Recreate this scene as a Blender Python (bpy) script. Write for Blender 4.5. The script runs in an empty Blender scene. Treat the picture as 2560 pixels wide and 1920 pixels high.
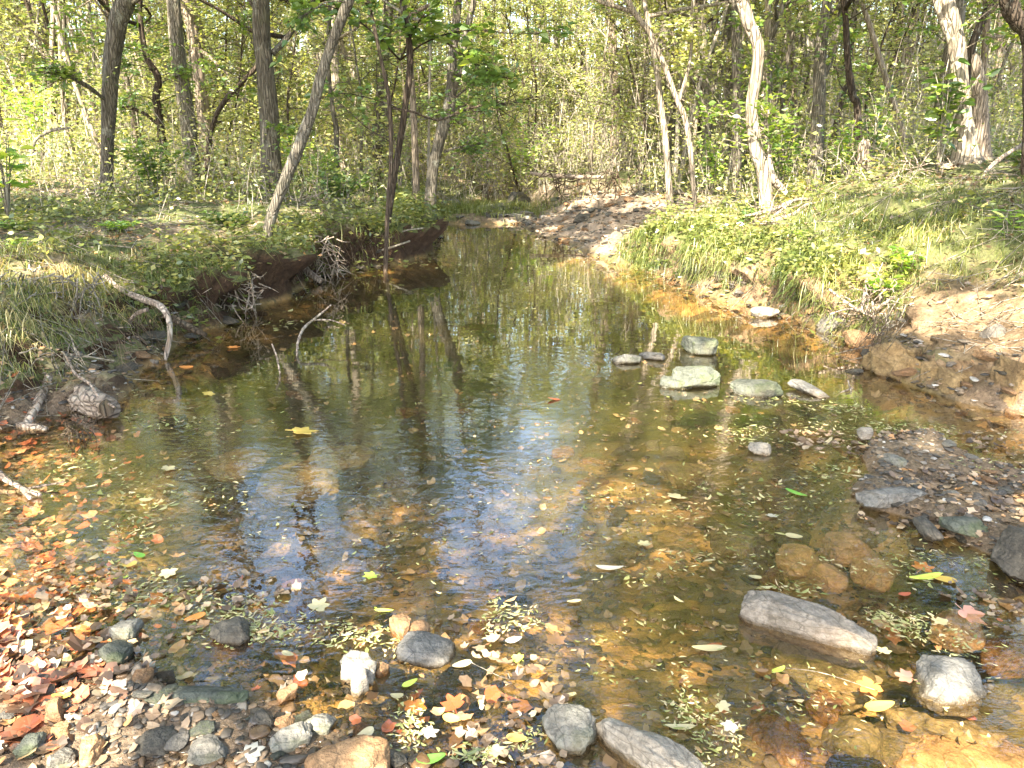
import bpy, math, random
import numpy as np
from mathutils import Vector
R = math.radians
C = bpy.context.scene.collection
S = bpy.context.scene
# ------------------------------------------------------------------ camera, sky, sun, exposure
CAMZ, PITCH, FPX = 1.6, 17.5, 774.0
cam_d = bpy.data.cameras.new('camera'); cam = bpy.data.objects.new('camera', cam_d); C.objects.link(cam)
cam.location = (0, 0, CAMZ); cam.rotation_euler = (R(90 - PITCH), 0, 0)
cam_d.sensor_width = 36; cam_d.lens = 36 * FPX / 1024; cam_d.clip_start = .05; cam_d.clip_end = 600
S.camera = cam
SUN_AZ, SUN_EL = R(-156), R(46)      # azimuth from +Y, clockwise; the sun is behind the camera's left shoulder
w = bpy.data.worlds.new('World'); S.world = w; w.use_nodes = True
nt = w.node_tree; nt.nodes.clear()
sky = nt.nodes.new('ShaderNodeTexSky'); sky.sky_type = 'NISHITA'; sky.sun_disc = False
sky.sun_elevation = SUN_EL; sky.sun_rotation = SUN_AZ; sky.air_density = 1.2; sky.dust_density = 2.0
bg = nt.nodes.new('ShaderNodeBackground'); bg.inputs[1].default_value = .15
wo = nt.nodes.new('ShaderNodeOutputWorld')
nt.links.new(sky.outputs[0], bg.inputs[0]); nt.links.new(bg.outputs[0], wo.inputs[0])
sd_ = bpy.data.lights.new('sun', 'SUN'); sun = bpy.data.objects.new('sun', sd_); C.objects.link(sun)
sd_.energy = 5.0; sd_.angle = R(.5); sd_.color = (1, .93, .78)
to_sun = Vector((math.sin(SUN_AZ) * math.cos(SUN_EL), math.cos(SUN_AZ) * math.cos(SUN_EL), math.sin(SUN_EL)))
sun.rotation_euler = to_sun.to_track_quat('Z', 'Y').to_euler()
S.view_settings.view_transform = 'Standard'; S.view_settings.look = 'None'
S.view_settings.exposure = 2.65; S.view_settings.gamma = 1.0
S.cycles.max_bounces = 7; S.cycles.diffuse_bounces = 3; S.cycles.glossy_bounces = 3; S.cycles.transmission_bounces = 4
S.cycles.transparent_max_bounces = 8
S.cycles.use_denoising = True
S.cycles.sample_clamp_indirect = 6

# ------------------------------------------------------------------ maths
sp, cp = math.sin(R(PITCH)), math.cos(R(PITCH))
def ray(px, py):
    a, b = (px - 512) / FPX, (384 - py) / FPX
    return np.array([a, cp + b * sp, -sp + b * cp])
def W(px, py, z=0.0):
    d = ray(px, py); t = (z - CAMZ) / d[2]; return np.array([d[0] * t, d[1] * t, z])
def P(px, py, Y):
    d = ray(px, py); t = Y / d[1]; return np.array([d[0] * t, Y, CAMZ + d[2] * t])
def ppm(Y, px=512, py=200):          # metres per pixel at depth Y
    d = ray(px, py); return (Y / d[1]) / FPX
def sstep(a, b, x):
    t = np.clip((x - a) / (b - a), 0, 1); return t * t * (3 - 2 * t)
def _h(i, j, k, s):
    n = (i * 374761393 + j * 668265263 + k * 2147483647 + s * 974634777) & 0xffffffff
    n = ((n ^ (n >> 13)) * 1274126177) & 0xffffffff
    n = ((n ^ (n >> 16)) * 2246822519) & 0xffffffff
    return ((n ^ (n >> 15)) & 0xffffff) / float(0xffffff)
def noise(x, y, z=0.0, s=0):
    x = np.asarray(x, float); y = np.asarray(y, float); z = np.zeros_like(x) + z
    xi, yi, zi = np.floor(x).astype(np.int64), np.floor(y).astype(np.int64), np.floor(z).astype(np.int64)
    fx, fy, fz = x - xi, y - yi, z - zi
    fx, fy, fz = fx * fx * (3 - 2 * fx), fy * fy * (3 - 2 * fy), fz * fz * (3 - 2 * fz)
    r = 0
    for a in (0, 1):
        for b in (0, 1):
            for c in (0, 1):
                r = r + _h(xi + a, yi + b, zi + c, s) * (fx if a else 1 - fx) * (fy if b else 1 - fy) * (fz if c else 1 - fz)
    return r * 2 - 1
def fbm(x, y, z=0.0, s=0, o=4, g=.5):
    r, a, f = 0, 1.0, 1.0
    for i in range(o):
        r = r + a * noise(np.asarray(x) * f, np.asarray(y) * f, np.asarray(z) * f, s + i * 7); a *= g; f *= 2.03
    return r

# ------------------------------------------------------------------ mesh accumulator
class Acc:
    def __init__(s): s.V = []; s.F = []; s.A = []; s.n = 0
    def add(s, V, *Fs, r=None):
        V = np.asarray(V, float).reshape(-1, 3)
        for F in Fs:
            F = np.asarray(F, np.int64)
            if len(F) == 0: continue
            s.F.append(F + s.n)
            s.A.append(np.zeros(len(F)) + (0.5 if r is None else r))
        s.V.append(V); s.n += len(V)
    def mesh(s, name, mat, smooth=False):
        V = np.concatenate(s.V); me = bpy.data.meshes.new(name)
        me.vertices.add(len(V)); me.vertices.foreach_set('co', V.astype(np.float32).ravel())
        loops = np.concatenate([f.ravel() for f in s.F]); sizes = np.concatenate([np.full(len(f), f.shape[1]) for f in s.F])
        me.loops.add(len(loops)); me.loops.foreach_set('vertex_index', loops.astype(np.int32))
        me.polygons.add(len(sizes)); st = np.concatenate([[0], np.cumsum(sizes)[:-1]])
        me.polygons.foreach_set('loop_start', st.astype(np.int32))
        me.polygons.foreach_set('use_smooth', np.full(len(sizes), smooth))
        me.update(calc_edges=True); me.validate()
        at = me.attributes.new('rnd', 'FLOAT', 'FACE')
        a = np.concatenate(s.A)
        if len(a) == len(me.polygons): at.data.foreach_set('value', a.astype(np.float32))
        me.materials.append(mat)
        return me
    def obj(s, name, mat, parent=None, smooth=False):
        o = bpy.data.objects.new(name, s.mesh(name, mat, smooth)); C.objects.link(o)
        if parent is not None: o.parent = parent
        return o
def tag(o, label=None, cat=None, group=None, kind=None):
    if label: o['label'] = label
    if cat: o['category'] = cat
    if group: o['group'] = group
    if kind: o['kind'] = kind
    return o
def empty(name, loc, label=None, cat=None, group=None):
    o = bpy.data.objects.new(name, None); C.objects.link(o); o.location = loc; o.empty_display_size = .1
    return tag(o, label, cat, group)
def smooth_path(pts, n):
    """Catmull-Rom through the points (any number of columns)."""
    p = np.asarray(pts, float)
    if len(p) < 3: return np.array([p[0] + (p[-1] - p[0]) * t for t in np.linspace(0, 1, max(2, n))])
    q = np.vstack([2 * p[0] - p[1], p, 2 * p[-1] - p[-2]])
    out = []
    T = np.linspace(0, len(p) - 1 - 1e-9, n)
    for t in T:
        i = int(t); u = t - i; a, b, c, d = q[i], q[i + 1], q[i + 2], q[i + 3]
        out.append(.5 * ((2 * b) + (c - a) * u + (2 * a - 5 * b + 4 * c - d) * u * u + (3 * b - a - 3 * c + d) * u ** 3))
    return np.array(out)
def tube(acc, pts, rad, sides=8, rough=0.0, seed=0, cap=True, r=None, flute=0.0):
    pts = np.asarray(pts, float); n = len(pts); rad = np.maximum(np.zeros(n) + rad, 5e-4)
    d = np.gradient(pts, axis=0); d /= np.linalg.norm(d, axis=1)[:, None] + 1e-12
    ref = np.array([1., 0, 0]) if abs(d[:, 0]).mean() < .8 else np.array([0, 0, 1.])
    b1 = np.cross(d, ref); b1 /= np.linalg.norm(b1, axis=1)[:, None] + 1e-12; b2 = np.cross(d, b1)
    th = np.arange(sides) * 2 * np.pi / sides
    rr = rad[:, None] * np.ones((1, sides))
    if rough:
        L = np.concatenate([[0], np.cumsum(np.linalg.norm(np.diff(pts, axis=0), axis=1))])
        m = 1 / max(rad.max(), 1e-3)
        rr = rr * (1 + rough * fbm(np.cos(th)[None] * 1.3 + 0 * L[:, None], np.sin(th)[None] * 1.3 + 0 * L[:, None], L[:, None] * m * .25, seed, 3))
    if flute: rr = rr * (1 + flute[:, None] * np.cos(th[None] * 5 + seed)) if hasattr(flute, '__len__') else rr
    V = pts[:, None] + b1[:, None] * (rr * np.cos(th)[None])[:, :, None] + b2[:, None] * (rr * np.sin(th)[None])[:, :, None]
    i = np.arange(n - 1)[:, None] * sides; j = np.arange(sides)[None]; k = (j + 1) % sides
    F = np.stack([i + j, i + k, i + sides + k, i + sides + j], -1).reshape(-1, 4)
    V = V.reshape(-1, 3)
    if cap:
        V = np.vstack([V, pts[0], pts[-1]]); a, b = n * sides, n * sides + 1; l = (n - 1) * sides
        jj = np.arange(sides); kk = (jj + 1) % sides
        T = np.vstack([np.stack([kk, jj, np.full(sides, a)], -1), np.stack([l + jj, l + kk, np.full(sides, b)], -1)])
        acc.add(V, F, T, r=r)
    else: acc.add(V, F, r=r)
def prisms(acc, A, B, ra, rb, rnd=None):
    """many straight 3-sided twigs at once"""
    A, B = np.asarray(A), np.asarray(B); n = len(A)
    if n == 0: return
    d = B - A; d /= np.linalg.norm(d, axis=1)[:, None] + 1e-9
    ref = np.where(abs(d[:, 2:3]) > .8, np.array([[1., 0, 0]]), np.array([[0, 0, 1.]]))
    u = np.cross(d, ref); u /= np.linalg.norm(u, axis=1)[:, None] + 1e-9; v = np.cross(d, u)
    V = np.zeros((n, 6, 3))
    for k in range(3):
        o = u * math.cos(k * 2.0944) + v * math.sin(k * 2.0944)
        V[:, k] = A + o * (np.zeros(n) + ra)[:, None]; V[:, 3 + k] = B + o * (np.zeros(n) + rb)[:, None]
    base = (np.arange(n) * 6)[:, None]
    F = np.vstack([base + np.array([[k, (k + 1) % 3, 3 + (k + 1) % 3, 3 + k]]) for k in range(3)])
    acc.add(V, F, r=None if rnd is None else np.tile(rnd, 3))
def leaves(acc, rng, Pn, D, size, wid=.5, flat=.5, detail=1, rnd=None, droop=0.0):
    """leaf blades at Pn pointing along D; flat 0..1 = how level they lie"""
    n = len(Pn)
    if n == 0: return
    D = D + rng.normal(0, .35, (n, 3)); D[:, 2] = D[:, 2] * (1 - flat * .6) - droop
    D /= np.linalg.norm(D, axis=1)[:, None] + 1e-9
    up = np.zeros((n, 3)); up[:, 2] = 1; up += rng.normal(0, 1.1 * (1 - flat) + .12, (n, 3))
    S_ = np.cross(D, up); S_ /= np.linalg.norm(S_, axis=1)[:, None] + 1e-9
    N = np.cross(S_, D)
    L = (np.zeros(n) + size) * rng.uniform(.6, 1.3, n); Wd = L * wid * rng.uniform(.8, 1.2, n) * .5
    L, Wd = L[:, None], Wd[:, None]
    rn = rng.random(n) if rnd is None else rnd
    if detail == 2:          # ragged, curled, lobed leaves
        m = 11; th = np.linspace(0, 2 * np.pi, m, endpoint=False)[None] + rng.uniform(0, .4, (n, 1)); rr = (.7 + .3 * np.abs(np.cos(th * 2.5 + rng.uniform(0, 3, (n, 1))))) * rng.uniform(.65, 1.1, (n, m))
        X_, Y_ = rr * np.cos(th) * L * .55, rr * np.sin(th) * L * (.35 + .3 * wid) * rng.uniform(.6, 1.1, (n, 1)); cu = rng.uniform(0, .55, (n, 1)); Zc = (X_ ** 2 + Y_ ** 2 * rng.uniform(0, 2, (n, 1))) / L * cu * 1.8 + rng.normal(0, .03, (n, m)) * L
        ring = Pn[:, None] + D[:, None] * X_[..., None] + S_[:, None] * Y_[..., None] + np.abs(N[:, None]) * [0, 0, 1] * Zc[..., None]
        V = np.concatenate([ring, Pn[:, None]], 1); b = (np.arange(n) * (m + 1))[:, None, None]; j = np.arange(m); F = b + np.stack([j, (j + 1) % m, np.full(m, m)], -1)[None]
        acc.add(V, F.reshape(-1, 3), r=np.repeat(rn, m)); return
    if detail == 0:
        V = np.stack([Pn, Pn + D * L * .5 + S_ * Wd, Pn + D * L, Pn + D * L * .45 - S_ * Wd], 1)
        acc.add(V, (np.arange(n) * 4)[:, None] + np.array([[0, 1, 2, 3]]), r=rn)
    else:
        f = rng.uniform(.1, .5, (n, 1)); c = rng.uniform(-.05, .22, (n, 1))
        V = np.stack([Pn, Pn + D * L * .3 + S_ * Wd + N * Wd * f, Pn + D * L * .68 + S_ * Wd * .85 + N * (Wd * f - L * c * .5), Pn + D * L - N * L * c,
                      Pn + D * L * .68 - S_ * Wd * .85 + N * (Wd * f - L * c * .5), Pn + D * L * .3 - S_ * Wd + N * Wd * f], 1)
        b = (np.arange(n) * 6)[:, None]
        acc.add(V, np.vstack([b + np.array([[0, 1, 2, 3]]), b + np.array([[3, 4, 5, 0]])]), r=np.tile(rn, 2))

# ------------------------------------------------------------------ materials
def mat(name):
    m = bpy.data.materials.new(name); m.use_nodes = True; m.node_tree.nodes.clear(); return m
class NT:
    def __init__(s, m): s.t = m.node_tree; s.n = s.t.nodes; s.l = s.t.links
    def node(s, ty, **k):
        nd = s.n.new('ShaderNode' + ty)
        for a, b in k.items(): setattr(nd, a, b)
        return nd
    def put(s, nd, key, v):
        if hasattr(v, 'is_linked') or isinstance(v, bpy.types.NodeSocket): s.l.new(v, nd.inputs[key])
        else: nd.inputs[key].default_value = v
    def math(s, op, a, b=0.0, c=0.0, clamp=False):
        nd = s.node('Math', operation=op, use_clamp=clamp); s.put(nd, 0, a); s.put(nd, 1, b); s.put(nd, 2, c); return nd.outputs[0]
    def pos(s): return s.node('NewGeometry').outputs['Position']
    def objc(s): return s.node('TexCoord').outputs['Object']
    def scale(s, v, sc):
        nd = s.node('VectorMath', operation='MULTIPLY'); s.put(nd, 0, v); s.put(nd, 1, sc); return nd.outputs[0]
    def noise(s, v, scale=5, detail=4, rough=.55, dist=0.0, out=0):
        nd = s.node('TexNoise'); s.put(nd, 'Vector', v); s.put(nd, 'Scale', scale); s.put(nd, 'Detail', detail); s.put(nd, 'Roughness', rough); s.put(nd, 'Distortion', dist); return nd.outputs[out]
    def vor(s, v, scale=5, feature='F1', out='Distance', rnd=1.0):
        nd = s.node('TexVoronoi', feature=feature); s.put(nd, 'Vector', v); s.put(nd, 'Scale', scale); s.put(nd, 'Randomness', rnd); return nd.outputs[out]
    def ramp(s, f, stops, mode='LINEAR'):
        nd = s.node('ValToRGB'); cr = nd.color_ramp; cr.interpolation = mode
        while len(cr.elements) < len(stops): cr.elements.new(.5)
        for e, (p, c) in zip(cr.elements, stops): e.position = p; e.color = (*c, 1) if len(c) == 3 else c
        s.put(nd, 0, f); return nd.outputs[0]
    def mix(s, f, a, b, blend='MIX'):
        nd = s.node('Mix', data_type='RGBA', blend_type=blend); s.put(nd, 0, f)
        for k, v in ((6, a), (7, b)): s.put(nd, k, (*v, 1) if isinstance(v, tuple) and len(v) == 3 else v)
        return nd.outputs[2]
    def mapr(s, f, a, b, c=0.0, d=1.0, t='SMOOTHSTEP'):
        nd = s.node('MapRange', interpolation_type=t); s.put(nd, 0, f); s.put(nd, 1, a); s.put(nd, 2, b); s.put(nd, 3, c); s.put(nd, 4, d); return nd.outputs[0]
    def bump(s, h, strength=.5, dist=.02, normal=None):
        nd = s.node('Bump'); s.put(nd, 'Height', h); s.put(nd, 'Strength', strength); s.put(nd, 'Distance', dist)
        if normal is not None: s.put(nd, 'Normal', normal)
        return nd.outputs[0]
    def attr(s, name='rnd'): return s.node('Attribute', attribute_name=name).outputs['Fac']
    def orand(s): return s.node('ObjectInfo').outputs['Random']
    def sep(s, v):
        nd = s.node('SeparateXYZ'); s.put(nd, 0, v); return nd.outputs
    def principled(s, col, rough=.8, normal=None, spec=.3):
        nd = s.node('BsdfPrincipled'); s.put(nd, 'Base Color', (*col, 1) if isinstance(col, tuple) and len(col) == 3 else col); s.put(nd, 'Roughness', rough)
        s.put(nd, 'Specular IOR Level', spec)
        if normal is not None: s.put(nd, 'Normal', normal)
        return nd.outputs[0]
    def out(s, sh):
        o = s.node('OutputMaterial'); s.l.new(sh, o.inputs[0])
def leaf_mat(name, stops, trans=.45, gloss=.06, tint=(1.25, 1.15, .5)):
    m = mat(name); t = NT(m)
    col = t.ramp(t.attr(), stops)
    col = t.mix(t.mapr(t.noise(t.pos(), .35, 2), .3, .7, 0, .35), col, t.mix(1.0, col, (1.35, 1.1, .7), 'MULTIPLY'))
    d = t.node('BsdfDiffuse'); t.put(d, 0, col)
    tr = t.node('BsdfTranslucent'); t.put(tr, 0, t.mix(1.0, col, tint, 'MULTIPLY'))
    a = t.node('MixShader'); t.put(a, 0, trans); t.l.new(d.outputs[0], a.inputs[1]); t.l.new(tr.outputs[0], a.inputs[2])
    g = t.node('BsdfGlossy'); t.put(g, 0, (1, 1, 1, 1)); t.put(g, 'Roughness', .38)
    b = t.node('MixShader'); t.put(b, 0, gloss); t.l.new(a.outputs[0], b.inputs[1]); t.l.new(g.outputs[0], b.inputs[2])
    t.out(b.outputs[0]); return m
M = {}
M['canopy'] = leaf_mat('canopy_leaf', [(0, (.06, .12, .02)), (.5, (.14, .23, .035)), (.85, (.28, .36, .06)), (1, (.5, .48, .1))], .5)
M['under'] = leaf_mat('understory_leaf', [(0, (.11, .17, .045)), (.4, (.26, .32, .09)), (.75, (.45, .47, .17)), (1, (.62, .60, .28))], .5, .06, (1.2, 1.12, .6))  # colours paled to put the backdrop's soft haze into the leaves
M['young'] = leaf_mat('bright_leaf', [(0, (.14, .30, .05)), (.6, (.26, .42, .07)), (1, (.5, .58, .1))], .5)
M['darkgreen'] = leaf_mat('green_leaf', [(0, (.05, .11, .025)), (.6, (.13, .22, .045)), (1, (.28, .36, .08))], .45)
M['grass'] = leaf_mat('grass_blade', [(0, (.05, .075, .018)), (.5, (.13, .17, .038)), (.8, (.26, .28, .075)), (1, (.42, .36, .18))], .35, .04)
M['float'] = leaf_mat('floating_leaf', [(0, (.14, .16, .04)), (.3, (.28, .30, .10)), (.55, (.42, .40, .19)), (.75, (.50, .44, .27)), (.9, (.32, .21, .09)), (1, (.16, .08, .04))], .2, .08)
M['litter'] = leaf_mat('litter_leaf', [(0, (.06, .04, .025)), (.35, (.14, .095, .06)), (.6, (.24, .17, .11)), (.8, (.36, .28, .19)), (.94, (.42, .22, .09)), (1, (.52, .46, .3))], .15, .05)
M['cover'] = leaf_mat('ground_cover_leaf', [(0, (.06, .09, .025)), (.4, (.14, .18, .045)), (.7, (.27, .29, .08)), (.88, (.40, .38, .14)), (1, (.38, .28, .15))], .4)
M['redlitter'] = leaf_mat('red_litter_leaf', [(0, (.06, .04, .025)), (.3, (.14, .08, .05)), (.5, (.34, .10, .05)), (.72, (.45, .15, .07)), (.87, (.42, .24, .14)), (1, (.46, .40, .32))], .15, .06)
def plain_leaf(name, c): return leaf_mat(name, [(0, c), (1, c)], .2, .08)
M['lf_yellow'] = plain_leaf('yellow_leaf', (.58, .42, .09)); M['lf_orange'] = plain_leaf('orange_leaf', (.62, .24, .05))
M['lf_red'] = plain_leaf('red_leaf', (.45, .12, .06)); M['lf_pale'] = plain_leaf('pale_leaf', (.46, .41, .23))
M['lf_white'] = plain_leaf('whitish_leaf', (.44, .42, .36)); M['lf_green'] = plain_leaf('fresh_green_leaf', (.18, .42, .06))
M['lf_lime'] = plain_leaf('lime_leaf', (.55, .68, .10)); M['lf_brown'] = plain_leaf('brown_leaf', (.34, .2, .1)); M['lf_pink'] = plain_leaf('pink_leaf', (.5, .25, .17))

def bark(name, dark, light, lichen=.4, vs=6.0, furrow=.5, lic=(.45, .46, .38), ax=(1, 1, .16)):
    m = mat(name); t = NT(m); p = t.objc()
    st = t.scale(p, ax); n1 = t.noise(st, vs * 4, 6, .65, .6); n2 = t.noise(p, 3, 3)
    rd = t.orand()
    col = t.ramp(n1, [(.3, dark), (.7, light)])
    f = t.vor(t.scale(p, tuple(c * (.75 if c < .5 else 1) for c in ax)), vs * 5, 'DISTANCE_TO_EDGE')
    col = t.mix(t.mapr(f, .0, .14, furrow, 0), col, tuple(c * .45 for c in dark)); col = t.mix(t.mapr(t.noise(t.scale(p, (1, 1, .5)), 2.2, 4, .7), .5, .62, 0, .45), col, tuple(c * .8 for c in dark))
    col = t.mix(t.mapr(t.noise(p, 5, 5, .7), .56, .66, 0, lichen), col, lic)
    col = t.mix(t.mapr(n2, .55, .75, 0, .3), col, (.12, .14, .05))
    col = t.mix(1.0, col, t.ramp(rd, [(0, (.75, .72, .7)), (1, (1.15, 1.12, 1.08))]), 'MULTIPLY')
    h = t.math('ADD', t.math('MULTIPLY', n1, .6), t.math('MULTIPLY', t.math('MINIMUM', f, .15), 3))
    t.out(t.principled(col, .9, t.bump(h, 1.0, .045), .15)); return m
M['bark'] = bark('bark_grey_brown', (.10, .085, .065), (.27, .24, .19))
M['bark_dark'] = bark('bark_dark', (.055, .04, .03), (.15, .115, .085), .25)
M['bark_pale'] = bark('bark_pale', (.22, .18, .13), (.50, .43, .34), .4, 4, .3, (.62, .58, .5))
M['bark_tan'] = bark('bark_tan', (.18, .14, .11), (.44, .36, .27), .3)
M['wood'] = bark('dead_wood', (.30, .22, .16), (.62, .52, .42), .3, 5, .3, (.74, .68, .6))
M['logwood'] = bark('log_wood', (.16, .12, .09), (.46, .38, .30), .2, 6, .3, ax=(.5, .18, 1))
M['wood_dark'] = bark('old_dark_wood', (.07, .05, .035), (.2, .15, .1), .1, 5, .3)
M['twig'] = bark('thin_stem', (.20, .17, .13), (.46, .42, .34), .3, 4, .1)
M['rootlet'] = bark('rootlet', (.07, .05, .035), (.2, .15, .1), .2, 4, .1)

def rock_mat(name, c1, c2, c3, wetz=True, streak=(1, 1, 1), moss=0.0):
    m = mat(name); t = NT(m); p = t.objc(); g = t.pos()
    ps = t.scale(p, streak)
    n1 = t.noise(ps, 6, 7, .62, .3); n2 = t.noise(ps, 22, 5, .7); n3 = t.noise(p, 3, 3)
    col = t.ramp(n1, [(.3, c1), (.55, c2), (.75, c3)])
    col = t.mix(t.mapr(n2, .45, .7, 0, .7), col, tuple(c * .45 for c in c1))
    cr_ = t.vor(t.scale(p, (1, 1, 2.4)), 9, 'DISTANCE_TO_EDGE'); col = t.mix(t.mapr(cr_, 0, .03, .6, 0), col, tuple(c * .35 for c in c1))
    n4 = t.noise(p, 70, 4, .7); col = t.mix(t.mapr(n4, .35, .65, .45, 0), col, tuple(c * .6 for c in c1))
    col = t.mix(t.mapr(n3, .55, .7, 0, .35), col, (c2[0] * 1.1, c2[1] * .85, c2[2] * .6))
    rough = .75
    if moss: col = t.mix(t.mapr(t.noise(p, 9, 4), .48, .62, 0, moss), col, (.10, .13, .04))
    col = t.mix(1.0, col, t.ramp(t.orand(), [(0, (.75, .72, .7)), (.5, (1, .98, .95)), (1, (1.12, 1.1, 1.05))]), 'MULTIPLY')
    if wetz:
        z = t.math('ADD', t.sep(g)[2], t.math('MULTIPLY', t.noise(g, 14, 3), -.035))
        wet = t.mapr(z, -.012, .012, 1, 0)
        col = t.mix(wet, col, t.mix(1.0, col, (.42, .36, .27), 'MULTIPLY'))
        rough = t.mapr(wet, 0, 1, .75, .22)
    t.out(t.principled(col, rough, t.bump(t.math('ADD', t.math('ADD', n1, t.math('MULTIPLY', n2, .5)), t.math('MULTIPLY', n4, .25)), .9, .03), .35)); return m
M['rock_pale'] = rock_mat('rock_pale', (.12, .11, .09), (.24, .225, .19), (.40, .375, .33), moss=.2)
M['rock_white'] = rock_mat('rock_white', (.20, .17, .13), (.36, .315, .255), (.52, .47, .40))
M['rock_green'] = rock_mat('rock_greenish', (.06, .065, .05), (.13, .135, .105), (.27, .26, .21), moss=.35)
M['rock_grey'] = rock_mat('rock_grey', (.10, .095, .085), (.22, .205, .18), (.4, .37, .32))
M['rock_dark'] = rock_mat('rock_dark', (.05, .045, .035), (.12, .105, .08), (.22, .19, .15))
M['rock_brown'] = rock_mat('rock_brown', (.20, .11, .05), (.40, .24, .12), (.55, .38, .22))
M['rock_ochre'] = rock_mat('rock_ochre', (.16, .10, .045), (.32, .22, .10), (.46, .34, .18))
M['rock_orange'] = rock_mat('rock_orange', (.22, .13, .06), (.42, .26, .13), (.56, .39, .22), False, (1, .5, 1))
M['rock_bed'] = rock_mat('rock_bed', (.09, .07, .035), (.19, .135, .065), (.30, .21, .11), False)
def pebble_mat():
    m = mat('pebbles'); t = NT(m); r = t.attr(); g = t.pos()
    col = t.ramp(r, [(0, (.04, .035, .028)), (.35, (.09, .075, .058)), (.6, (.16, .12, .08)), (.8, (.24, .155, .085)), (.93, (.28, .25, .21)), (1, (.5, .46, .4))])
    n = t.noise(g, 60, 4, .6); col = t.mix(1.0, col, t.ramp(n, [(.3, (.6, .6, .6)), (.7, (1.2, 1.2, 1.2))]), 'MULTIPLY')
    z = t.math('ADD', t.sep(g)[2], t.math('MULTIPLY', t.noise(g, 9, 3), -.06))
    wet = t.mapr(z, -.02, .03, 1, 0)
    col = t.mix(wet, col, t.mix(1.0, col, (.6, .5, .38), 'MULTIPLY'))
    t.out(t.principled(col, t.mapr(wet, 0, 1, .7, .18), t.bump(n, .4, .01), .5)); return m
M['pebble'] = pebble_mat()

# ------------------------------------------------------------------ terrain
_L = [W(*q) for q in ((0, 432), (60, 413), (108, 400), (128, 374), (182, 345), (204, 334), (231, 317), (278, 298), (322, 277), (384, 266), (430, 252), (437, 238), (442, 222))]
_Rr = [W(*q) for q in ((1024, 417), (972, 403), (872, 371), (856, 347), (787, 317), (722, 301), (667, 279), (616, 264), (569, 245), (523, 231))]
LY = np.array([-8, 1.5, 3.2] + [p[1] for p in _L] + [17.5, 20, 26]); LX = np.array([-4.5, -3.6, -3.2] + [p[0] for p in _L] + [-1.7, -2.6, -5])
RY = np.array([-8, 2.0, 3.6] + [p[1] for p in _Rr] + [16.5, 20, 26]); RX = np.array([4.8, 3.9, 3.5] + [p[0] for p in _Rr] + [.4, -.4, -2.5])
def xl(y): return np.interp(y, LY, LX)
def xr(y): return np.interp(y, RY, RX)
BARL = np.array([W(*q)[:2] for q in ((-260, 600), (20, 560), (80, 610), (150, 628), (250, 648), (345, 662), (418, 690), (452, 735), (470, 800))] + [np.array([.1, .6]), np.array([.2, -4.]), np.array([-5, -4.])])
BARR = np.array([W(*q)[:2] for q in ((852, 432), (930, 437), (1024, 462), (1140, 500), (1300, 640), (1120, 640), (1024, 580), (930, 546), (850, 508), (838, 470))])
def sdpoly(x, y, poly):
    """signed distance, positive inside"""
    d = np.full(np.shape(x), 1e9); ins = np.zeros(np.shape(x), bool); n = len(poly)
    for i in range(n):
        ax, ay = poly[i]; bx, by = poly[(i + 1) % n]
        ex, ey = bx - ax, by - ay; t = np.clip(((x - ax) * ex + (y - ay) * ey) / (ex * ex + ey * ey), 0, 1)
        d = np.minimum(d, np.hypot(x - ax - t * ex, y - ay - t * ey))
        if ay != by: ins ^= ((ay > y) != (by > y)) & (x < ex * (y - ay) / ey + ax)
    return np.where(ins, d, -d)
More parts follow.
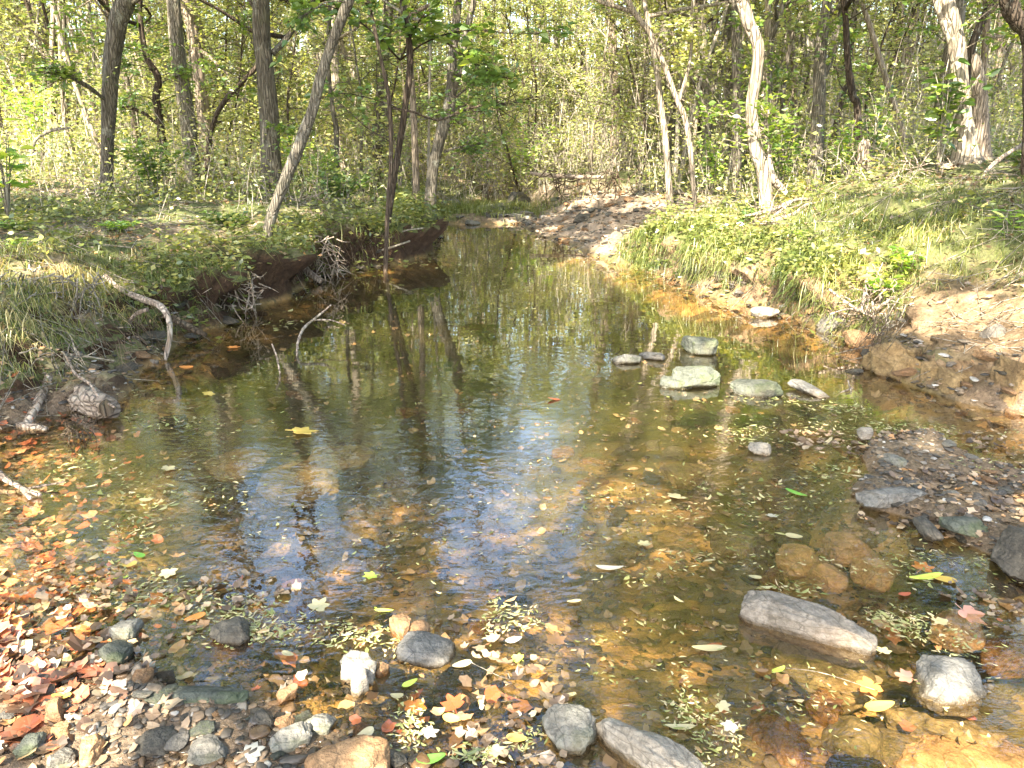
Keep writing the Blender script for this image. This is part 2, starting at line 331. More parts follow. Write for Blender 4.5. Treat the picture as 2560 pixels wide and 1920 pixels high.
def gz(x, y, fine=True):
    x = np.asarray(x, float); y = np.asarray(y, float)
    wob = .15 * noise(x * .0 + 3, y * 1.6, 0, 5) + .09 * noise(y * 5.1, x * 1.3, 0, 6)
    dl = xl(y) + wob - x; dr = x - xr(y) + wob * .8
    edge = np.minimum(-dl, -dr)
    depth = .03 + .33 * sstep(0, 1.5, edge) * sstep(1.0, 3.8, y) * (1 - .3 * sstep(9, 16, y)) + .08 * sstep(0, .8, edge)
    depth = depth - .22 * sstep(0, 1, 1 - np.hypot((x - .5) / 2.2, (y - 4.2) / 1.3)) * .35
    z = -depth + .025 * fbm(x * 1.7, y * 1.7, 0, 11, 3)
    a = sstep(-.35, .30, sdpoly(x, y, BARL) + .12 * noise(x * 3, y * 3, 0, 9)); z = z * (1 - a) + a * (.012 + .035 * fbm(x * 2.2, y * 2.2, 0, 21, 3) + .04 * sstep(.4, 2.2, sdpoly(x, y, BARL)))
    a = sstep(-.35, .25, sdpoly(x, y, BARR) + .1 * noise(x * 3, y * 3, 0, 10)); z = z * (1 - a) + a * (.055 + .045 * fbm(x * 3, y * 3, 0, 22, 3))
    e = sstep(15.0, 16.3, y + .5 * noise(x, y * .5, 0, 3)); z = z * (1 - e) + e * (.07 + .10 * fbm(x * 1.2, y * 1.2, 0, 23) + .62 * sstep(17.5, 26, y))
    nz = fbm(x * .8, y * .8, 0, 31, 4)
    # left bank
    near = 1 - sstep(4.6, 7.5, y)
    H = .44 - .06 * near
    pl = .05 * sstep(-.05, .03, dl) + H * sstep(0, .26 + .75 * near, dl) + .22 * sstep(.3, 2.4, dl) + .18 * sstep(2.4, 9, dl) + .07 * nz * sstep(.1, .8, dl)
    bl = sstep(-.03, .10, dl)
    z = np.where(dl > -.03, z * (1 - bl) + (pl + .0) * bl, z)
    # right bank
    d0 = np.array([0, .12, .4, 1.0, 1.2, 1.7, 3, 5, 10, 200.])
    pa = np.interp(dr, d0, [0, .12, .24, .44, .56, .86, 1.24, 1.50, 1.62, 1.65])
    pb = np.interp(dr, d0, [0, .10, .50, .74, .79, .92, 1.24, 1.50, 1.62, 1.65])
    pc = np.interp(dr, d0, [0, .03, .08, .17, .22, .32, .62, .95, 1.25, 1.35])
    fa, fc = 1 - sstep(5.4, 7.0, y), sstep(9.8, 12.5, y)
    pr = pa * fa + pb * (1 - fa) * (1 - fc) + pc * fc
    cut = np.where(y > 14, sstep(16.3, 16.9, y + .25 * (x - 1.5)) * sstep(.6, 1.6, x) * .28, 0)
    pr = pr + cut * (1 - sstep(20, 28, y)) + .06 * nz * sstep(.1, .8, dr) + .05 * fbm(x * 3.2, y * 3.2, 0, 33, 3) * sstep(0, .3, dr)
    br = sstep(-.03, .10, dr)
    z = np.where(dr > -.03, z * (1 - br) + pr * br, z)
    far = sstep(19, 27, y); z = z * (1 - far) + far * (.85 + .12 * fbm(x * .15, y * .15, 0, 41) + .25 * sstep(0, 12, x) + .0 * y)
    z = z + .01 * np.maximum(y - 27, 0)
    mound = noise(x * .75, y * .75, 0, 36) * .16 + noise(x * 1.6, y * 1.6, 0, 37) * .06; z = z + mound * (sstep(.5, 1.8, dl) * (1 - sstep(9, 14, dl)) * .7 + sstep(.5, 1.6, dr) * (1 - sstep(9, 14, dr)))
    lump = fbm(x * 2.6, y * 2.6, 0, 35, 3); z = z + .09 * lump * np.where(dl > 0, sstep(.05, .3, dl) * (1 - sstep(1.2, 2.5, dl)), 0) + .05 * lump * np.where(dr > 0, sstep(.1, .4, dr) * (1 - sstep(2, 4, dr)), 0)
    crumb = fbm(x * 7.5, y * 7.5, 0, 38, 3); z = z + .05 * crumb * np.where(dl > 0, sstep(.0, .1, dl) * (1 - sstep(.4, .9, dl)), 0) + .04 * crumb * np.where(dr > 0, sstep(.02, .15, dr) * (1 - sstep(1.2, 2.0, dr)), 0)
    if fine: z = z + .010 * fbm(x * 9, y * 9, 0, 51, 3) * (1 - .6 * sstep(10, 20, y))
    return z
def G(x, y): return float(gz(np.array([x]), np.array([y]))[0])

def warp(x, y, z):
    """the undercut: the lip of the left bank leans out over the water"""
    wob = .15 * noise(x * .0 + 3, y * 1.6, 0, 5) + .09 * noise(y * 5.1, x * 1.3, 0, 6); dl = xl(y) + wob - x
    lean = sstep(5.2, 7.5, y) * (1 - sstep(11.2, 13.4, y))
    dr = x - xr(y) + wob * .8; lr = sstep(6.2, 7.0, y) * (1 - sstep(9.6, 10.8, y))
    x = x - lr * (.26 + .12 * noise(y * 2.1, 0 * y, 0, 78)) * sstep(.16, .42, z) * (1 - sstep(.2, 1.3, dr)) * (dr > -.05)
    x = x + .07 * fbm(y * 4.5, z * 9, 0 * y, 79, 3) * sstep(.04, .12, z) * ((np.abs(dl) < .6) * (1 - sstep(.3, .6, dl)) + (np.abs(dr) < .6) * (1 - sstep(.3, .6, dr)))
    return x + lean * (.34 + .14 * noise(y * 1.7, 0 * y, 0, 77)) * sstep(.16, .42, z) * (1 - sstep(.05, 1.3, dl)) * (dl > -.05)
def build_ground():
    ys = [-8.0]
    while ys[-1] < 160: y = ys[-1]; ys.append(y + (.35 if y < .4 else max(.022, .011 * y * (1 if y < 26 else 3 + (y - 26) * .1))))
    xs = np.unique(np.round(np.concatenate([np.arange(-6, 6.001, .028), 6 + np.cumsum(.03 * 1.035 ** np.arange(150)), -6 - np.cumsum(.03 * 1.035 ** np.arange(150))]), 4))
    ys = np.array(ys); X, Y = np.meshgrid(xs, ys); Z = gz(X, Y)
    X = warp(X, Y, Z)
    nx, ny = len(xs), len(ys)
    i = np.arange(ny - 1)[:, None] * nx + np.arange(nx - 1)[None]
    F = np.stack([i, i + 1, i + nx + 1, i + nx], -1).reshape(-1, 4)
    a = Acc(); a.add(np.stack([X, Y, Z], -1).reshape(-1, 3), F)
    m = mat('forest_floor'); t = NT(m); g = t.pos(); x, y, z = t.sep(g)
    n1 = t.noise(g, 1.3, 4); n2 = t.noise(g, 14, 6, .7); n3 = t.noise(g, 55, 4, .7); v = t.vor(g, 26, 'F1', 'Color')
    lit = t.ramp(n2, [(.25, (.07, .05, .03)), (.45, (.17, .12, .07)), (.6, (.29, .21, .13)), (.75, (.42, .33, .22))])
    vv = t.node('SeparateColor'); t.put(vv, 0, v)
    lit = t.mix(.45, lit, t.ramp(vv.outputs[0], [(0, (.10, .06, .03)), (.4, (.25, .17, .1)), (.7, (.38, .28, .17)), (1, (.5, .42, .3))]))
    green = t.ramp(n3, [(.3, (.035, .05, .013)), (.6, (.10, .125, .03)), (.8, (.19, .20, .06))])
    top = t.mix(t.mapr(t.noise(g, .9, 5, .6), t.mapr(x, -1, 2, .40, .30), t.mapr(x, -1, 2, .55, .46), 0, .85), lit, green)
    soil = t.ramp(n2, [(.3, (.09, .055, .027)), (.5, (.21, .135, .072)), (.7, (.34, .24, .14))])
    soil = t.mix(t.mapr(n3, .35, .5, .6, 0), soil, (.08, .05, .028))
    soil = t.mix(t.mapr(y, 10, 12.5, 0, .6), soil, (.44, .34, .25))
    geo = t.node('NewGeometry'); nz = t.sep(geo.outputs['True Normal'])[2]
    soil = t.mix(t.mapr(x, -.8, .2, 1, 0), soil, t.mix(1.0, soil, (.25, .2, .17), 'MULTIPLY'))  # left soil darker: wet, with the undercut's shade painted in as well
    steep = t.math('MULTIPLY', t.mapr(nz, .58, .82, 1, 0), t.mapr(z, .45, .7, 1, .15))
    rb = t.math('MULTIPLY', t.mapr(x, 2.6, 3.1, 0, 1), t.mapr(y, 5.8, 7.2, 1, 0))
    rb = t.math('MULTIPLY', rb, t.mapr(z, .45, .68, 1, 0))
    fargr = t.math('MULTIPLY', t.mapr(y, 10.2, 11.6, 0, 1), t.math('MULTIPLY', t.mapr(x, -1.3, 0, 0, 1), t.math('MULTIPLY', t.mapr(z, .45, .75, 1, 0), t.mapr(y, 19, 22, 1, 0))))
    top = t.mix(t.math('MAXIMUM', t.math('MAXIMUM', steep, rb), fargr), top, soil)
    bed = t.ramp(n1, [(.3, (.10, .085, .035)), (.45, (.20, .145, .06)), (.57, (.33, .215, .10)), (.7, (.48, .31, .16))])
    wn = t.node('VectorMath', operation='MULTIPLY_ADD'); t.put(wn, 0, t.noise(g, 4, 4, .6, 0, 'Color')); t.put(wn, 1, (.34, .34, .34)); t.put(wn, 2, g); gd = wn.outputs[0]
    cc = t.node('SeparateColor'); t.put(cc, 0, t.vor(t.scale(gd, (1, 1.3, 1)), 6.5, 'F1', 'Color'))
    bed = t.mix(1.0, bed, t.ramp(cc.outputs[0], [(0, (.35, .36, .36)), (.35, (.75, .8, .7)), (.7, (1.15, 1.0, .85)), (1, (1.5, 1.3, 1.05))]), 'MULTIPLY')
    bed = t.mix(t.mapr(n2, .45, .65, 0, .5), bed, (.09, .07, .03)); bed = t.mix(t.mapr(t.vor(t.scale(gd, (1, 1.3, 1)), 6.5, 'DISTANCE_TO_EDGE'), 0, .06, .7, 0), bed, (.035, .028, .012))
    bed = t.mix(t.mapr(t.math('ADD', z, t.math('MULTIPLY', n1, .08)), -.03, -.14, 0, t.mapr(y, 3.3, 5.4, .2, 1.0)), bed, t.ramp(n2, [(.35, (.016, .017, .006)), (.7, (.055, .048, .017))]))  # deep bed painted darker, in place of light lost in the water
    zz = t.math('ADD', z, t.math('MULTIPLY', n2, -.03))
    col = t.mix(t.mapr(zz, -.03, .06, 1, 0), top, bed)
    mudbar = t.math('MULTIPLY', t.mapr(z, .10, .16, 1, 0), t.mapr(y, 4.5, 5.0, 1, 0))
    col = t.mix(t.math('MULTIPLY', mudbar, t.mapr(zz, -.05, 0, 0, .9)), col, t.ramp(n3, [(.3, (.06, .042, .026)), (.55, (.16, .11, .07)), (.75, (.30, .22, .15))]))
    hgt = t.math('ADD', t.math('ADD', t.math('MULTIPLY', n2, .8), t.math('MULTIPLY', n3, .4)), t.math('MULTIPLY', vv.outputs[1], .25))
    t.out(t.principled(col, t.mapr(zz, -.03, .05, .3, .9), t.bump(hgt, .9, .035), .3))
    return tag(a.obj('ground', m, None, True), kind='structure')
build_ground()

def build_water():
    m = mat('creek_water'); t = NT(m); g = t.pos(); x, y, z = t.sep(g)
    gx = t.scale(g, (1, 1.0, 0))
    n1 = t.noise(t.scale(g, (.7, 1.7, 0)), 3.0, 1, .4, .3); n2 = t.noise(t.scale(g, (1, 1.9, 0)), 9, 2, .5, .6); n3 = t.noise(t.scale(g, (1, 1.6, 0)), 30, 2, .5)
    def rings(px, py, k, R0):
        c = W(px, py); sv = t.node('VectorMath', operation='DISTANCE'); t.put(sv, 0, g); t.put(sv, 1, tuple(c))
        r = sv.outputs['Value']
        return t.math('MULTIPLY', t.math('SINE', t.math('MULTIPLY', r, k)), t.mapr(r, .05, R0, 1, 0))
    rg = t.math('ADD', rings(540, 368, 62, .9), t.math('MULTIPLY', rings(440, 500, 58, 1.3), 1.0))
    act = t.math('MULTIPLY', t.mapr(y, 6.0, 3.4, .03, .8), t.mapr(y, 1.2, 2.4, .6, 1))
    h = t.math('ADD', t.math('MULTIPLY', n1, .07), t.math('MULTIPLY', t.math('ADD', t.math('MULTIPLY', n2, .15), t.math('MULTIPLY', n3, .03)), act))
    h = t.math('ADD', h, t.math('MULTIPLY', rg, .016))
    nrm = t.bump(h, .5, .035)
    dt = t.node('VectorMath', operation='DOT_PRODUCT'); t.put(dt, 0, nrm); t.put(dt, 1, t.node('NewGeometry').outputs['Incoming'])
    fz = t.math('ADD', .052, t.math('MULTIPLY', .948, t.math('POWER', t.math('SUBTRACT', 1.0, t.math('ABSOLUTE', dt.outputs['Value']), clamp=True), 3.3)))
    tr = t.node('BsdfTransparent'); t.put(tr, 0, (.93, .86, .70, 1))
    gl = t.node('BsdfGlossy'); t.put(gl, 0, (1, 1, 1, 1)); t.put(gl, 'Roughness', .0); t.put(gl, 'Normal', nrm)
    mx = t.node('MixShader'); t.put(mx, 0, fz); t.l.new(tr.outputs[0], mx.inputs[1]); t.l.new(gl.outputs[0], mx.inputs[2])
    t.out(mx.outputs[0])
    a = Acc(); xs = np.linspace(-5, 5, 3); ys = np.linspace(-7.5, 17.6, 3); X, Y = np.meshgrid(xs, ys)
    i = np.arange(2)[:, None] * 3 + np.arange(2)[None]
    a.add(np.stack([X, Y, 0 * X], -1).reshape(-1, 3), np.stack([i, i + 1, i + 4, i + 3], -1).reshape(-1, 4))
    return tag(a.obj('water', m), kind='structure')
build_water()

# ------------------------------------------------------------------ trees
def in_gap(p):
    """the opening in the canopy above the creek: no leaves hang in it"""
    x, y, z = p[..., 0], p[..., 1], p[..., 2] + CAMZ
    az = np.degrees(np.arctan2(x, np.maximum(y, .1))); el = np.degrees(np.arctan2(z, np.hypot(x, y)))
    wv = 2.2 * noise(az * .35, el * .35, 0, 71)
    g1 = (((az + 18 + wv) / 5.4) ** 2 + ((el - 28.5 + wv) / 5.6) ** 2) < 1
    g2 = (((az + 9.5 + wv) / 4.6) ** 2 + ((el - 23 + wv) / 4.3) ** 2) < 1
    g3 = (((az + 4.5 + wv) / 3.4) ** 2 + ((el - 27 + wv) / 7.5) ** 2) < 1
    g4 = (((az - 3.5 + wv) / 2.4) ** 2 + ((el - 21 + wv) / 2.6) ** 2) < 1
    return (g1 | g2 | g3 | g4) & (y > 1)
def limb_paths(rng, base, d, L, n=7, rise=.25, wig=.18):
    pts = [np.array(base, float)]; d = np.array(d, float); d /= np.linalg.norm(d)
    for i in range(n - 1):
        d = d + rng.normal(0, wig, 3) + np.array([0, 0, rise / n]); d /= np.linalg.norm(d); pts.append(pts[-1] + d * L / (n - 1))
    return np.array(pts)
def foliage(acct, accl, rng, limbs, n_twig, twig_len, per, size, wid=.5, flat=.55, detail=0, gap=True, start=.25, twr=.004, droop=.1):
    """twigs sprout along limb polylines and carry leaves"""
    if not limbs or n_twig == 0: return
    idx = rng.integers(0, len(limbs), n_twig); t = rng.uniform(start, 1, n_twig) ** .8
    A = np.zeros((n_twig, 3)); T = np.zeros((n_twig, 3))
    for k, l in enumerate(limbs):
        s = idx == k; n = len(l) - 1; u = t[s] * n * .999; i = u.astype(int); f = (u - i)[:, None]
        A[s] = l[i] * (1 - f) + l[i + 1] * f; T[s] = l[i + 1] - l[i]
    T /= np.linalg.norm(T, axis=1)[:, None] + 1e-9
    D = T * .5 + rng.normal(0, .7, (n_twig, 3)) * np.array([1, 1, .45]); D /= np.linalg.norm(D, axis=1)[:, None]
    L = twig_len * rng.uniform(.4, 1.3, n_twig)
    if gap:
        ok = ~in_gap(A + D * L[:, None] * .6); A, D, L = A[ok], D[ok], L[ok]
    B = A + D * L[:, None]
    prisms(acct, A, B, twr * 1.6, twr * .5)
    n = len(A)
    k = np.repeat(np.arange(n), per); u = rng.uniform(.15, 1.05, len(k))
    Pn = A[k] + D[k] * (L[k] * u)[:, None] + rng.normal(0, size * .35, (len(k), 3))
    side = np.cross(D[k], [0, 0, 1.]) * rng.choice([-1, 1], len(k))[:, None]
    tone = np.clip(rng.random(n)[k] * .55 + rng.random(len(k)) * .45, 0, 1)
    leaves(accl, rng, Pn, D[k] * .6 + side, size, wid, flat, detail, rnd=tone, droop=droop)
def make_tree(name, label, px, Y, seed, bark_m='bark', leaf_m='canopy', top=10.5, n_limb=9, limb_len=3.0, n_twig=420, per=9, leaf=.09, lean=None, group=None,
              extra=(), flare=1.35, detail=0, low=None, crown=True, cat='tree', stretch=1.0, low_twigs=60, dry=.0):
    """px: [(x, y, width)] down the trunk in photograph pixels at distance Y, from the base upward"""
    rng = np.random.default_rng(seed); a = Acc(); lv = Acc()
    pts = [P(q[0], q[1], Y + (q[3] if len(q) > 3 else 0)) for q in px]; rad = [q[2] * ppm(Y) * .44 for q in px]
    base = pts[0].copy(); base[2] = G(base[0], base[1]) - .12
    b2 = pts[0]; 
    if b2[2] - base[2] > .25 or b2[2] < base[2]: pts[0] = base
    else: pts.insert(0, base); rad.insert(0, rad[0] * flare)
    d = pts[-1] - pts[-2]; d = d / np.linalg.norm(d); 
    if lean is not None: d = np.array(lean, float); d /= np.linalg.norm(d)
    p = pts[-1]; r0 = rad[-1]; k = 0; z0 = p[2]
    while p[2] < top and k < 14:
        d = d + rng.normal(0, .05, 3) + np.array([0, 0, .08]); d /= np.linalg.norm(d); p = p + d * .9; k += 1
        pts.append(p); rad.append(r0 * max(.18, 1 - .85 * (p[2] - z0) / max(.1, top - z0)))
    q = np.column_stack([np.array(pts), rad]); q = smooth_path(q, 10 * len(pts) if detail else 6 * len(pts))
    H = q[:, 2] - base[2]; fl = 1 + (flare - 1) * np.exp(-np.maximum(H, 0) / .25)
    sides = 14 if rad[1] > .06 else 9
    tube(a, q[:, :3] - base, q[:, 3] * fl, sides, .16, seed)
    limbs = []
    for e in extra:          # further stems or limbs given in pixels
        ep = [P(s[0], s[1], Y + (s[3] if len(s) > 3 else 0)) for s in e]; er = [s[2] * ppm(Y) * .5 for s in e]
        if e[-1][1] <= 4:
            dd = ep[-1] - ep[-2]; dd /= np.linalg.norm(dd)
            for k in range(7): dd = dd + rng.normal(0, .06, 3) + np.array([0, 0, .1]); dd /= np.linalg.norm(dd); ep.append(ep[-1] + dd * .8); er.append(er[-1] * .82)
        eq = smooth_path(np.column_stack([np.array(ep), er]), 8 * len(ep)); tube(a, eq[:, :3] - base, eq[:, 3], 8, .12, seed + 3)
        l = eq[:, :3]; limbs.append(l[len(l) // 3:])
    T = q[:, :3]
    hi = T[T[:, 2] > (low if low is not None else 3.2)]
    if crown and len(hi) > 2:
        for k in range(n_limb):
            u = (k + .5) / n_limb; b = hi[int(u * (len(hi) - 1))]; az = rng.uniform(0, 2 * np.pi)
            L = limb_len * (1.05 - .6 * u) * rng.uniform(.7, 1.2)
            lp = limb_paths(rng, b, (math.cos(az), math.sin(az), rng.uniform(.15, .7)), L)
            limbs.append(lp); tube(a, lp - base, np.linspace(.035, .006, len(lp)) * L / 3, 6, 0, 0)
        foliage(a, lv, rng, limbs, n_twig, .55, per, leaf, detail=detail)
    if low_twigs and crown:
        lows = T[(T[:, 2] > base[2] + 1.2) & (T[:, 2] < 3.6)]; ll = []
        for k in range(max(2, low_twigs // 14)):
            if len(lows) < 2: break
            b = lows[rng.integers(0, len(lows))]; az = rng.uniform(0, 2 * np.pi)
            lp = limb_paths(rng, b, (math.cos(az), math.sin(az), .35), rng.uniform(.5, 1.5), rise=-.1); ll.append(lp); tube(a, lp - base, np.linspace(.01, .003, len(lp)), 5, 0, 0)
        foliage(a, lv, rng, ll, low_twigs, .3, 6, .085, detail=1, gap=False, start=.3, twr=.002)
    if len(lv.V): 
        nn = lv.V; lv.V = [v - base for v in nn]
    # twigs were laid in world space: shift only those made by foliage()
    root = empty(name, base, label, cat, group)
    o = a; return root, a, lv, base
# foliage() writes world coordinates into the trunk accumulator, so trees are finished here
def tree(name, label, px, Y, seed, **k):
    bm_ = k.get('bark_m', 'bark'); lm = k.get('leaf_m', 'canopy')
    global prisms
    keep = prisms
    b0 = P(px[0][0], px[0][1], Y); base = np.array([b0[0], b0[1], G(b0[0], b0[1]) - .12])
    prisms = lambda acc, A, B, ra, rb, rnd=None: keep(acc, A - base, B - base, ra, rb, rnd)
    try: root, a, lv, base = make_tree(name, label, px, Y, seed, **k)
    finally: prisms = keep
    a.obj('trunk', M[bm_], root, True)
    if len(lv.V): lv.obj('crown', M[lm], root)
    return root

tree('tree', 'grey-brown trunk at far left standing straight then bending right on the left bank', [(107, 199, 15), (108, 140, 14), (111, 70, 17), (118, 22, 19), (126, 0, 20)], 12.6, 1, bark_m='bark', n_twig=500, lean=(.35, 0, 1),
     extra=([(110, 104, 3), (90, 88, 4, -.3), (72, 78, 3, -.5), (60, 72, 2, -.7)],))
tree('tree', 'thickest straight furrowed trunk on the left bank, its foot lit by the sun', [(271, 186, 22), (271, 140, 21), (267, 90, 20), (262, 40, 18), (261, 0, 18)], 13.6, 2, n_twig=600, top=12,
     extra=([(273, 54, 5), (290, 34, 5, .2), (305, 12, 4, .3), (312, 0, 4, .4)],))
tree('tree', 'slender mottled tree leaning right out of the undercut left bank', [(262, 240, 9), (270, 222, 11), (287, 176, 13), (310, 116, 12), (324, 65, 11), (345, 9, 11), (349, 0, 10)], 8.6, 3, n_twig=380, top=8.5, lean=(.3, .1, 1), bark_m='bark', leaf_m='darkgreen')
tree('sapling', 'thin dark leaning stem crossing behind the thick straight trunk', [(198, 140, 4), (215, 118, 5), (252, 72, 5), (280, 44, 4), (312, 6, 4), (316, 0, 3)], 15, 4, n_twig=120, top=6, bark_m='bark_dark', leaf_m='under')
tree('sapling', 'thinnest dark stem of the clump, rising from the water edge', [(383, 262, 5), (388, 205, 5), (391, 160, 5), (389, 100, 5), (380, 55, 4), (368, 0, 4)], 9.9, 5, bark_m='bark_dark', leaf_m='darkgreen', n_twig=240, top=7, low_twigs=42,
     extra=([(390, 108, 2), (413, 112, 2), (440, 120, 2, .3), (470, 108, 2, .6), (525, 102, 1, .9)],))
tree('sapling', 'dark stem leaning right beside the thinnest stem of the clump', [(386, 234, 6), (396, 165, 7), (405, 110, 7), (410, 62, 7), (407, 28, 6), (402, 0, 6)], 10.6, 6, bark_m='bark_dark', leaf_m='darkgreen', n_twig=240, top=8, low_twigs=42)
tree('tree', 'straight brown trunk in the middle of the clump on the left bank', [(416, 196, 9), (415, 150, 8), (412, 90, 7), (408, 40, 6), (404, 0, 6)], 13.5, 7, bark_m='bark_tan', leaf_m='darkgreen', n_twig=260)
tree('sapling', 'pencil-thin upright stem between the middle trunk and the forked tree', [(427, 190, 3), (429, 120, 3), (430, 60, 3), (430, 0, 3)], 13.9, 8, bark_m='twig', leaf_m='under', n_twig=90, top=6)
tree('tree', 'forked grey tree leaning right over the creek bend', [(428, 208, 13), (433, 170, 13), (444, 125, 13), (450, 102, 13), (452, 60, 10), (458, 0, 9)], 13.0, 9, bark_m='bark', leaf_m='darkgreen', n_twig=420, low_twigs=60,
     extra=([(449, 106, 7), (460, 70, 6), (466, 34, 6), (474, 0, 5)], [(455, 98, 2), (470, 86, 2), (490, 76, 1)], [(444, 152, 3), (455, 148, 2), (478, 145, 1)]))
# right bank
tree('tree', 'curved pale-footed tree with dark lichen patches leaning over the right bank', [(771, 206, 17), (763, 172, 15), (756, 148, 14), (751, 108, 13), (756, 75, 13), (758, 48, 13), (748, 22, 14), (742, 0, 14)], 9.8, 10, bark_m='bark_pale', n_twig=420, low_twigs=60,
     extra=([(782, 190, 8), (772, 176, 8), (769, 150, 4), (768, 110, 3)],))
tree('tree', 'straight grey trunk just behind the curved pale-footed tree', [(741, 152, 10), (737, 110, 9), (736, 60, 9), (736, 0, 9)], 14, 11, bark_m='bark', n_twig=300)
tree('tree', 'pale sunlit trunk left of the double-stemmed white tree', [(673, 184, 8), (666, 146, 7), (662, 114, 7), (657, 73, 6), (650, 33, 6), (644, 0, 5)], 13.2, 12, bark_m='bark_pale', n_twig=260, leaf_m='under')
tree('tree', 'slim white tree with a V fork, bowed towards the creek', [(700, 172, 5), (688, 132, 6), (676, 98, 6), (664, 65, 6), (650, 33, 6), (628, 0, 6)], 12.6, 13, bark_m='bark_pale', n_twig=260, leaf_m='under', lean=(-.4, 0, 1),
     extra=([(679, 102, 4), (690, 60, 3), (693, 0, 3)],))
tree('tree', 'broad flaking brown trunk above the far cut bank', [(617, 163, 14), (616, 120, 12), (614, 65, 10), (609, 0, 9)], 20, 14, bark_m='bark_tan', n_twig=400, leaf_m='under', top=12)
tree('tree', 'hollow-scarred forked trunk in the middle of the right bank', [(818, 150, 15), (819, 98, 14), (820, 65, 13), (824, 24, 11), (828, 0, 10)], 13.2, 15, bark_m='bark', n_twig=320,
     extra=([(824, 76, 7), (833, 50, 6), (841, 16, 6), (845, 0, 5)],))
tree('tree', 'slender dark tree with a crooked foot, right of the hollow-scarred trunk', [(866, 134, 8), (858, 112, 8), (853, 96, 8), (848, 65, 7), (846, 24, 7), (844, 0, 7)], 12, 16, bark_m='bark_dark', n_twig=240)
tree('tree', 'big pale-topped trunk with a dark flared foot at the right edge', [(964, 162, 22), (963, 130, 18), (960, 98, 17), (957, 49, 17), (950, 16, 16), (946, 0, 15)], 9.6, 17, bark_m='bark_pale', n_twig=380, flare=1.9,
     extra=([(956, 70, 7), (950, 40, 7), (940, 12, 7), (936, 0, 6)],))
tree('dead_tree', 'broken brown snag leaning on the big pale-topped trunk', [(981, 158, 18), (980, 120, 17), (979, 90, 15), (976, 62, 10), (974, 54, 4)], 9.9, 18, bark_m='bark_tan', crown=False, top=1.0, flare=1.6)
tree('tree', 'dark slanting stem rising right from behind the broken snag', [(966, 120, 7), (969, 62, 8), (981, 24, 8), (993, 0, 7)], 10.3, 19, bark_m='bark_dark', n_twig=180, lean=(.5, 0, 1))
tree('tree', 'dark trunk entering at the top right corner', [(1045, 110, 14), (1030, 50, 14), (1018, 22, 15), (1008, 0, 16)], 8.0, 20, bark_m='bark_dark', n_twig=220, lean=(-.4, 0, 1))
tree('tree', 'many-stemmed dark tree fanning out behind the white V fork', [(708, 130, 10), (707, 108, 10), (704, 60, 7), (704, 0, 6)], 16.5, 21, bark_m='bark', n_twig=260, leaf_m='under',
     extra=([(706, 108, 6), (696, 84, 5), (680, 62, 4), (672, 52, 3)], [(709, 105, 6), (720, 70, 5), (726, 30, 4), (730, 0, 4)], [(707, 100, 4), (700, 40, 3), (699, 0, 3)]))
tree('sapling', 'wavy grey stem right of the curved tree', [(771, 150, 5), (770, 98, 5), (771, 45, 6), (780, 12, 6), (785, 0, 6)], 14.5, 22, bark_m='bark', n_twig=160, leaf_m='under')
tree('sapling', 'thin stem leaning right between the wavy stem and the hollow-scarred trunk', [(783, 130, 5), (784, 80, 5), (792, 40, 5), (801, 12, 4), (806, 0, 4)], 16, 23, bark_m='bark', n_twig=160, leaf_m='under')
# left side, further back
tree('tree', 'crooked dark tree with an arching side branch behind the far left trunk', [(163, 150, 9), (160, 120, 8), (156, 98, 8), (158, 78, 7), (146, 54, 6), (140, 16, 5), (140, 0, 5)], 15.5, 24, bark_m='bark_dark', leaf_m='darkgreen', n_twig=260, low_twigs=140,
     extra=([(157, 124, 3), (145, 114, 3), (130, 108, 3), (116, 107, 2)],))
tree('dead_tree', 'shaggy peeling pale trunk with bare side limbs, left of the thick straight trunk', [(206, 145, 14), (202, 100, 13), (196, 50, 12), (188, 12, 12), (186, 0, 12)], 17, 25, bark_m='bark_tan', crown=False, top=9,
     extra=([(198, 48, 4), (215, 62, 3), (228, 75, 2)], [(196, 60, 3), (186, 72, 3), (178, 84, 2)]))
tree('tree', 'pale ghostly trunk leaning left behind the leaning mottled tree', [(345, 168, 7), (338, 120, 8), (335, 60, 9), (332, 0, 9)], 19, 26, bark_m='bark_pale', n_twig=280, leaf_m='under')
tree('tree', 'whitish leaning trunk between the mottled tree and the dark clump', [(376, 168, 8), (370, 120, 7), (352, 72, 7), (340, 40, 6), (334, 0, 6)], 21, 27, bark_m='bark_pale', n_twig=260, leaf_m='under')
tree('tree', 'brown stem with a low crook right of the leaning mottled tree', [(335, 170, 6), (336, 130, 6), (332, 105, 5), (328, 60, 4), (330, 0, 4)], 15.5, 28, bark_m='bark', n_twig=200, leaf_m='under')

